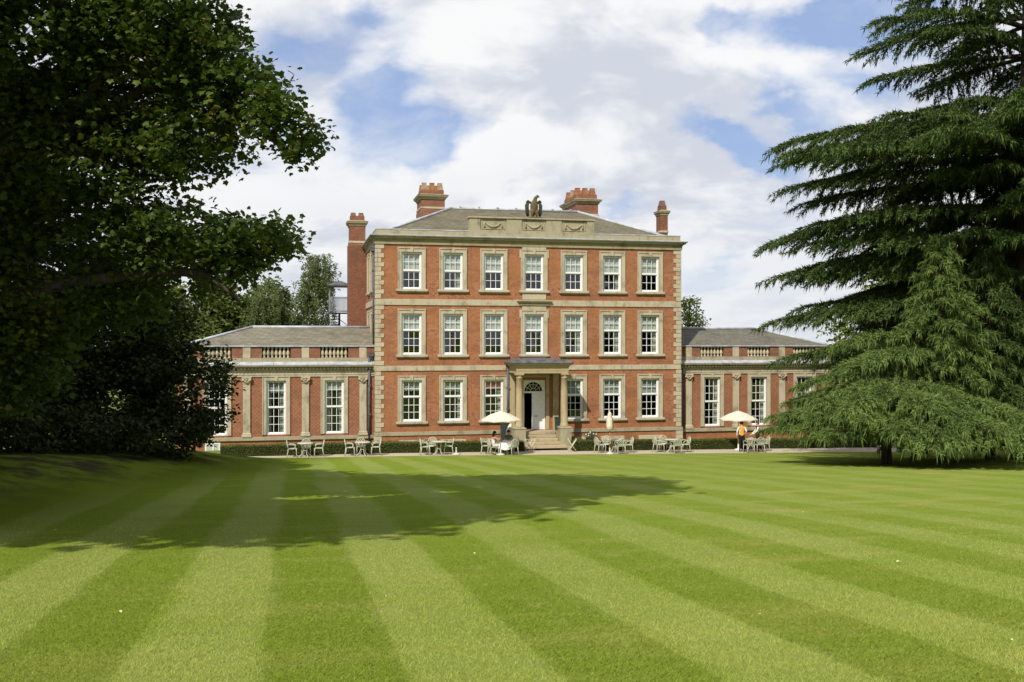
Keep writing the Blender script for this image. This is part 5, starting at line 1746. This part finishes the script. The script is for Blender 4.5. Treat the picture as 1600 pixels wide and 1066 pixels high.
# ------------------------------------------------------------------ people
def person(label, loc, rotz, joints, bones, zones, mats, hair, hairmat, hands=True):
    """one skinned body; joints {name:(x,y,z,r)}, bones [(a,b,zone)]; faces +Y"""
    o = thing('person', label, 'person', loc, rotz)
    names = list(joints)
    me = bpy.data.meshes.new('skeleton')
    me.from_pydata([joints[k_][:3] for k_ in names], [(names.index(a), names.index(b_)) for a, b_, z_ in bones], [])
    ob = bpy.data.objects.new('skeleton', me); COL.objects.link(ob)
    md = ob.modifiers.new('skin', 'SKIN'); md.use_smooth_shade = True
    for k_, v_ in zip(names, me.skin_vertices[0].data):
        rr_ = joints[k_][3]
        v_.radius = rr_ if isinstance(rr_, tuple) else (rr_, rr_)
        v_.use_root = (k_ == 'pelvis')
    sd_ = ob.modifiers.new('sub', 'SUBSURF'); sd_.levels = 2; sd_.render_levels = 2
    dg = bpy.context.evaluated_depsgraph_get()
    body = bpy.data.meshes.new_from_object(ob.evaluated_get(dg))
    bpy.data.objects.remove(ob)
    body.name = 'body'
    body.materials.clear()
    for m_ in mats: body.materials.append(M[m_])
    seg = [(np.array(joints[a][:3]), np.array(joints[b_][:3]), z_) for a, b_, z_ in bones]
    for p in body.polygons:
        c = np.array(p.center)
        best, bi = 9e9, 0
        for a, b_, z_ in seg:
            ab = b_ - a
            t_ = np.clip(np.dot(c - a, ab) / (np.dot(ab, ab) + 1e-9), 0, 1)
            d_ = np.linalg.norm(c - a - ab * t_)
            if d_ < best: best, bi = d_, z_
        p.material_index = bi
        p.use_smooth = True
    link('body', body, o)
    hx, hy, hz = joints['head'][:3]
    hd = MB()
    for (c, r_) in hair: hd.sphere((hx + c[0], hy + c[1], hz + c[2]), r_, 10, 8)
    hd.build('hair', M[hairmat], o)
    fc_ = MB()
    fc_.add([(hx - .014, hy + .092, hz - .028), (hx + .014, hy + .092, hz - .028), (hx, hy + .124, hz - .022), (hx, hy + .092, hz + .022)], [(0, 1, 2), (1, 3, 2), (3, 0, 2)])
    for s in (-1, 1): fc_.sphere((hx + s * .086, hy, hz - .005), (.012, .022, .032), 6, 5)
    fc_.build('nose_and_ears', M['skin'], o)
    ey = MB()
    for s in (-1, 1): ey.sphere((hx + s * .034, hy + .088, hz + .012), (.012, .008, .008), 6, 4)
    ey.box(hx - .024, hx + .024, hy + .088, hy + .097, hz - .058, hz - .050)
    ey.build('eyes_and_mouth', M['hair'], o)
    return o


def fingers(J, Bn, hand, side, fwd, z_):
    """five short chains leaving the palm"""
    hx, hy, hz = J[hand][:3]
    f_ = Vector(fwd).normalized(); s_ = Vector(side).normalized()
    for q, (off, ln) in enumerate(((-.030, .070), (-.010, .082), (.011, .078), (.030, .060))):
        a = Vector((hx, hy, hz)) + s_ * off + f_ * ln * .55
        e = a + f_ * ln * .5 + Vector((0, .012, 0))
        J[hand + 'f%d' % q] = (a.x, a.y, a.z, .009); J[hand + 'g%d' % q] = (e.x, e.y, e.z, .007)
        Bn += [(hand, hand + 'f%d' % q, z_), (hand + 'f%d' % q, hand + 'g%d' % q, z_)]
    a = Vector((hx, hy, hz)) - s_ * .045 + f_ * .02
    e = a - s_ * .012 + f_ * .04
    J[hand + 't'] = (a.x, a.y, a.z, .011); J[hand + 'u'] = (e.x, e.y, e.z, .009)
    Bn += [(hand, hand + 't', z_), (hand + 't', hand + 'u', z_)]


def standing(arm_l, arm_r):
    J = {'pelvis': (0, 0, .93, (.145, .105)), 'waist': (0, .01, 1.10, (.150, .105)), 'chest': (0, .015, 1.30, (.175, .12)), 'neck0': (0, 0, 1.47, (.075, .07)), 'neck': (0, .01, 1.53, (.055, .055)),
         'head': (0, .025, 1.64, (.080, .092)), 'crown': (0, .015, 1.715, (.062, .07))}
    Bn = [('pelvis', 'waist', 1), ('waist', 'chest', 1), ('chest', 'neck0', 1), ('neck0', 'neck', 2), ('neck', 'head', 2), ('head', 'crown', 2)]
    for s, arm in ((-1, arm_l), (1, arm_r)):
        t_ = 'l' if s < 0 else 'r'
        J['sh' + t_] = (s * .175, 0, 1.42, (.06, .06))
        Bn.append(('chest', 'sh' + t_, 1))
        for nm, (p, rr_) in zip(('el', 'wr', 'ha'), zip(arm, (.047, .034, .036))):
            J[nm + t_] = (*p, rr_)
        Bn += [('sh' + t_, 'el' + t_, 0), ('el' + t_, 'wr' + t_, 0), ('wr' + t_, 'ha' + t_, 2)]
        fw = Vector(arm[2]) - Vector(arm[1])
        fingers(J, Bn, 'ha' + t_, (0, 1, 0), fw, 2)
        J['hip' + t_] = (s * .09, 0, .86, (.092, .10)); J['kn' + t_] = (s * .10, .015, .49, (.060, .064)); J['an' + t_] = (s * .11, -.01, .09, (.042, .045)); J['to' + t_] = (s * .125, .15, .035, (.042, .03))
        Bn += [('pelvis', 'hip' + t_, 3), ('hip' + t_, 'kn' + t_, 3), ('kn' + t_, 'an' + t_, 3), ('an' + t_, 'to' + t_, 3)]
    return J, Bn


short_hair = [((0, -.012, .045), (.092, .104, .075)), ((0, -.055, -.005), (.085, .06, .075))]
J, Bn = standing([(-.25, -.03, 1.16), (-.27, .05, .93), (-.27, .08, .86)], [(.26, -.04, 1.17), (.22, .14, 1.00), (.19, .20, .97)])
person('waiter in gold waistcoat, white sleeves and black trousers, back to the lawn', (20.42, -4.62, gz(20.42, -4.62)), R(-25), J, Bn, None, ['shirt', 'gold_cloth', 'skin', 'black_cloth'], short_hair, 'hair')
J, Bn = standing([(-.25, .10, 1.18), (-.20, .30, 1.02), (-.18, .37, .98)], [(.25, .09, 1.18), (.22, .29, 1.00), (.20, .36, .96)])
person('waiter in black waistcoat and trousers, white sleeves, facing the other waiter', (21.42, -4.60, gz(21.42, -4.6)), R(75), J, Bn, None, ['shirt', 'black_cloth', 'skin', 'black_cloth'], short_hair, 'hair_red')


def seated(arm_l, arm_r):
    J = {'pelvis': (0, -.02, .53, (.145, .115)), 'waist': (0, .0, .68, (.12, .092)), 'chest': (0, .04, .88, (.145, .105)), 'neck0': (0, .05, 1.03, (.065, .06)), 'neck': (0, .07, 1.08, (.048, .048)),
         'head': (0, .095, 1.19, (.076, .088)), 'crown': (0, .085, 1.26, (.06, .066))}
    Bn = [('pelvis', 'waist', 1), ('waist', 'chest', 1), ('chest', 'neck0', 1), ('neck0', 'neck', 2), ('neck', 'head', 2), ('head', 'crown', 2)]
    for s, arm in ((-1, arm_l), (1, arm_r)):
        t_ = 'l' if s < 0 else 'r'
        J['sh' + t_] = (s * .155, .04, .99, (.052, .052))
        Bn.append(('chest', 'sh' + t_, 0))
        for nm, (p, rr_) in zip(('el', 'wr', 'ha'), zip(arm, (.04, .029, .032))):
            J[nm + t_] = (*p, rr_)
        Bn += [('sh' + t_, 'el' + t_, 0), ('el' + t_, 'wr' + t_, 2), ('wr' + t_, 'ha' + t_, 2)]
        fingers(J, Bn, 'ha' + t_, (1, 0, 0), Vector(arm[2]) - Vector(arm[1]), 2)
        J['hip' + t_] = (s * .085, .04, .52, (.082, .085)); J['kn' + t_] = (s * .10, .42, .52, (.060, .062)); J['an' + t_] = (s * .10, .38, .09, (.040, .042)); J['to' + t_] = (s * .11, .53, .035, (.038, .028))
        Bn += [('pelvis', 'hip' + t_, 3), ('hip' + t_, 'kn' + t_, 3), ('kn' + t_, 'an' + t_, 3), ('an' + t_, 'to' + t_, 3)]
    return J, Bn


long_hair = [((0, -.015, .04), (.094, .106, .085)), ((0, -.075, -.06), (.10, .06, .14)), ((0, -.09, -.17), (.085, .045, .13))]
J, Bn = seated([(-.23, .16, .82), (-.18, .36, .80), (-.16, .43, .79)], [(.23, .16, .82), (.17, .36, .80), (.15, .43, .79)])
person('seated woman in white with long dark hair, facing right', (5.95, -4.52, gz(5.95, -4.30) - .01), R(-75), J, Bn, None, ['skin', 'blouse', 'skin', 'blouse'], long_hair, 'hair')
J, Bn = seated([(-.23, .16, .82), (-.12, .36, .80), (-.08, .42, .79)], [(.23, .16, .82), (.12, .36, .80), (.06, .42, .79)])
person('seated person in dark grey top behind the white-clothed table', (6.98, -3.74, gz(6.98, -3.74) - .01), R(165), J, Bn, None, ['grey_cloth', 'grey_cloth', 'skin', 'denim'], short_hair, 'hair')

# ------------------------------------------------------------------ grass blades near the viewpoint, a few fallen leaves
n = 330000
f = 4.2 + 13.0 * np.abs(RNG.normal(0, .42, n)).clip(0, 1.6)
r = (RNG.random(n) - .5) * 1.12 * f
gx = EYE.x + r * CO + f * SI
gy = EYE.y - r * SI + f * CO
gzv = lawn_z(gx, gy)
hgt = RNG.uniform(.008, .024, n)
wdt = RNG.uniform(.0018, .0034, n) * (1 + .08 * f)
ang = RNG.random(n) * 6.283
sx_, sy_ = np.cos(ang) * wdt, np.sin(ang) * wdt
# blades lie over away from or towards the viewer, pass by pass
ps = np.floor((gx - STRIPE0) / STRIPE_W).astype(int) % 2
lean = np.where(ps == 0, -1.0, 1.0) * hgt * .45
lx = RNG.normal(0, .9, n) * hgt
ly = lean + RNG.normal(0, .4, n) * hgt
V = np.stack([np.stack([gx - sx_, gy - sy_, gzv - .004], -1), np.stack([gx + sx_, gy + sy_, gzv - .004], -1), np.stack([gx + lx, gy + ly, gzv + hgt], -1)], 1).reshape(-1, 3)
gr = link('grass', mesh_np('grass', V, np.arange(3 * n).reshape(-1, 3), M['blade']))
tag(gr, 'short mown grass blades of the lawn', 'grass', kind='stuff')
lit = []
for (rr_, ff) in ((-2.1, 10.3), (-3.5, 8.9), (-1.0, 9.4), (.4, 6.9), (-5.0, 14.2), (-7.0, 15.0), (-7.6, 16.2), (3.1, 12.2), (4.3, 11.5), (1.2, 14.0), (-4.4, 21), (5.2, 18), (-8.5, 18.5), (2.2, 8.4), (3.6, 7.4), (-.4, 12.6)):
    lit.append(garden(rr_ + random.uniform(-.2, .2), ff) + Vector((0, 0, .025)))
for q, p in enumerate(lit):
    me = leaves('fallen_leaf', np.zeros((1, 3)), .040, OVAL, M['litter'], RNG, 1.2)
    o = link('fallen_leaf', me, None, p)
    tag(o, 'small pale fallen leaf lying on the mown lawn', 'leaf', 'fallen leaves scattered on the lawn')

bpy.context.view_layer.update()
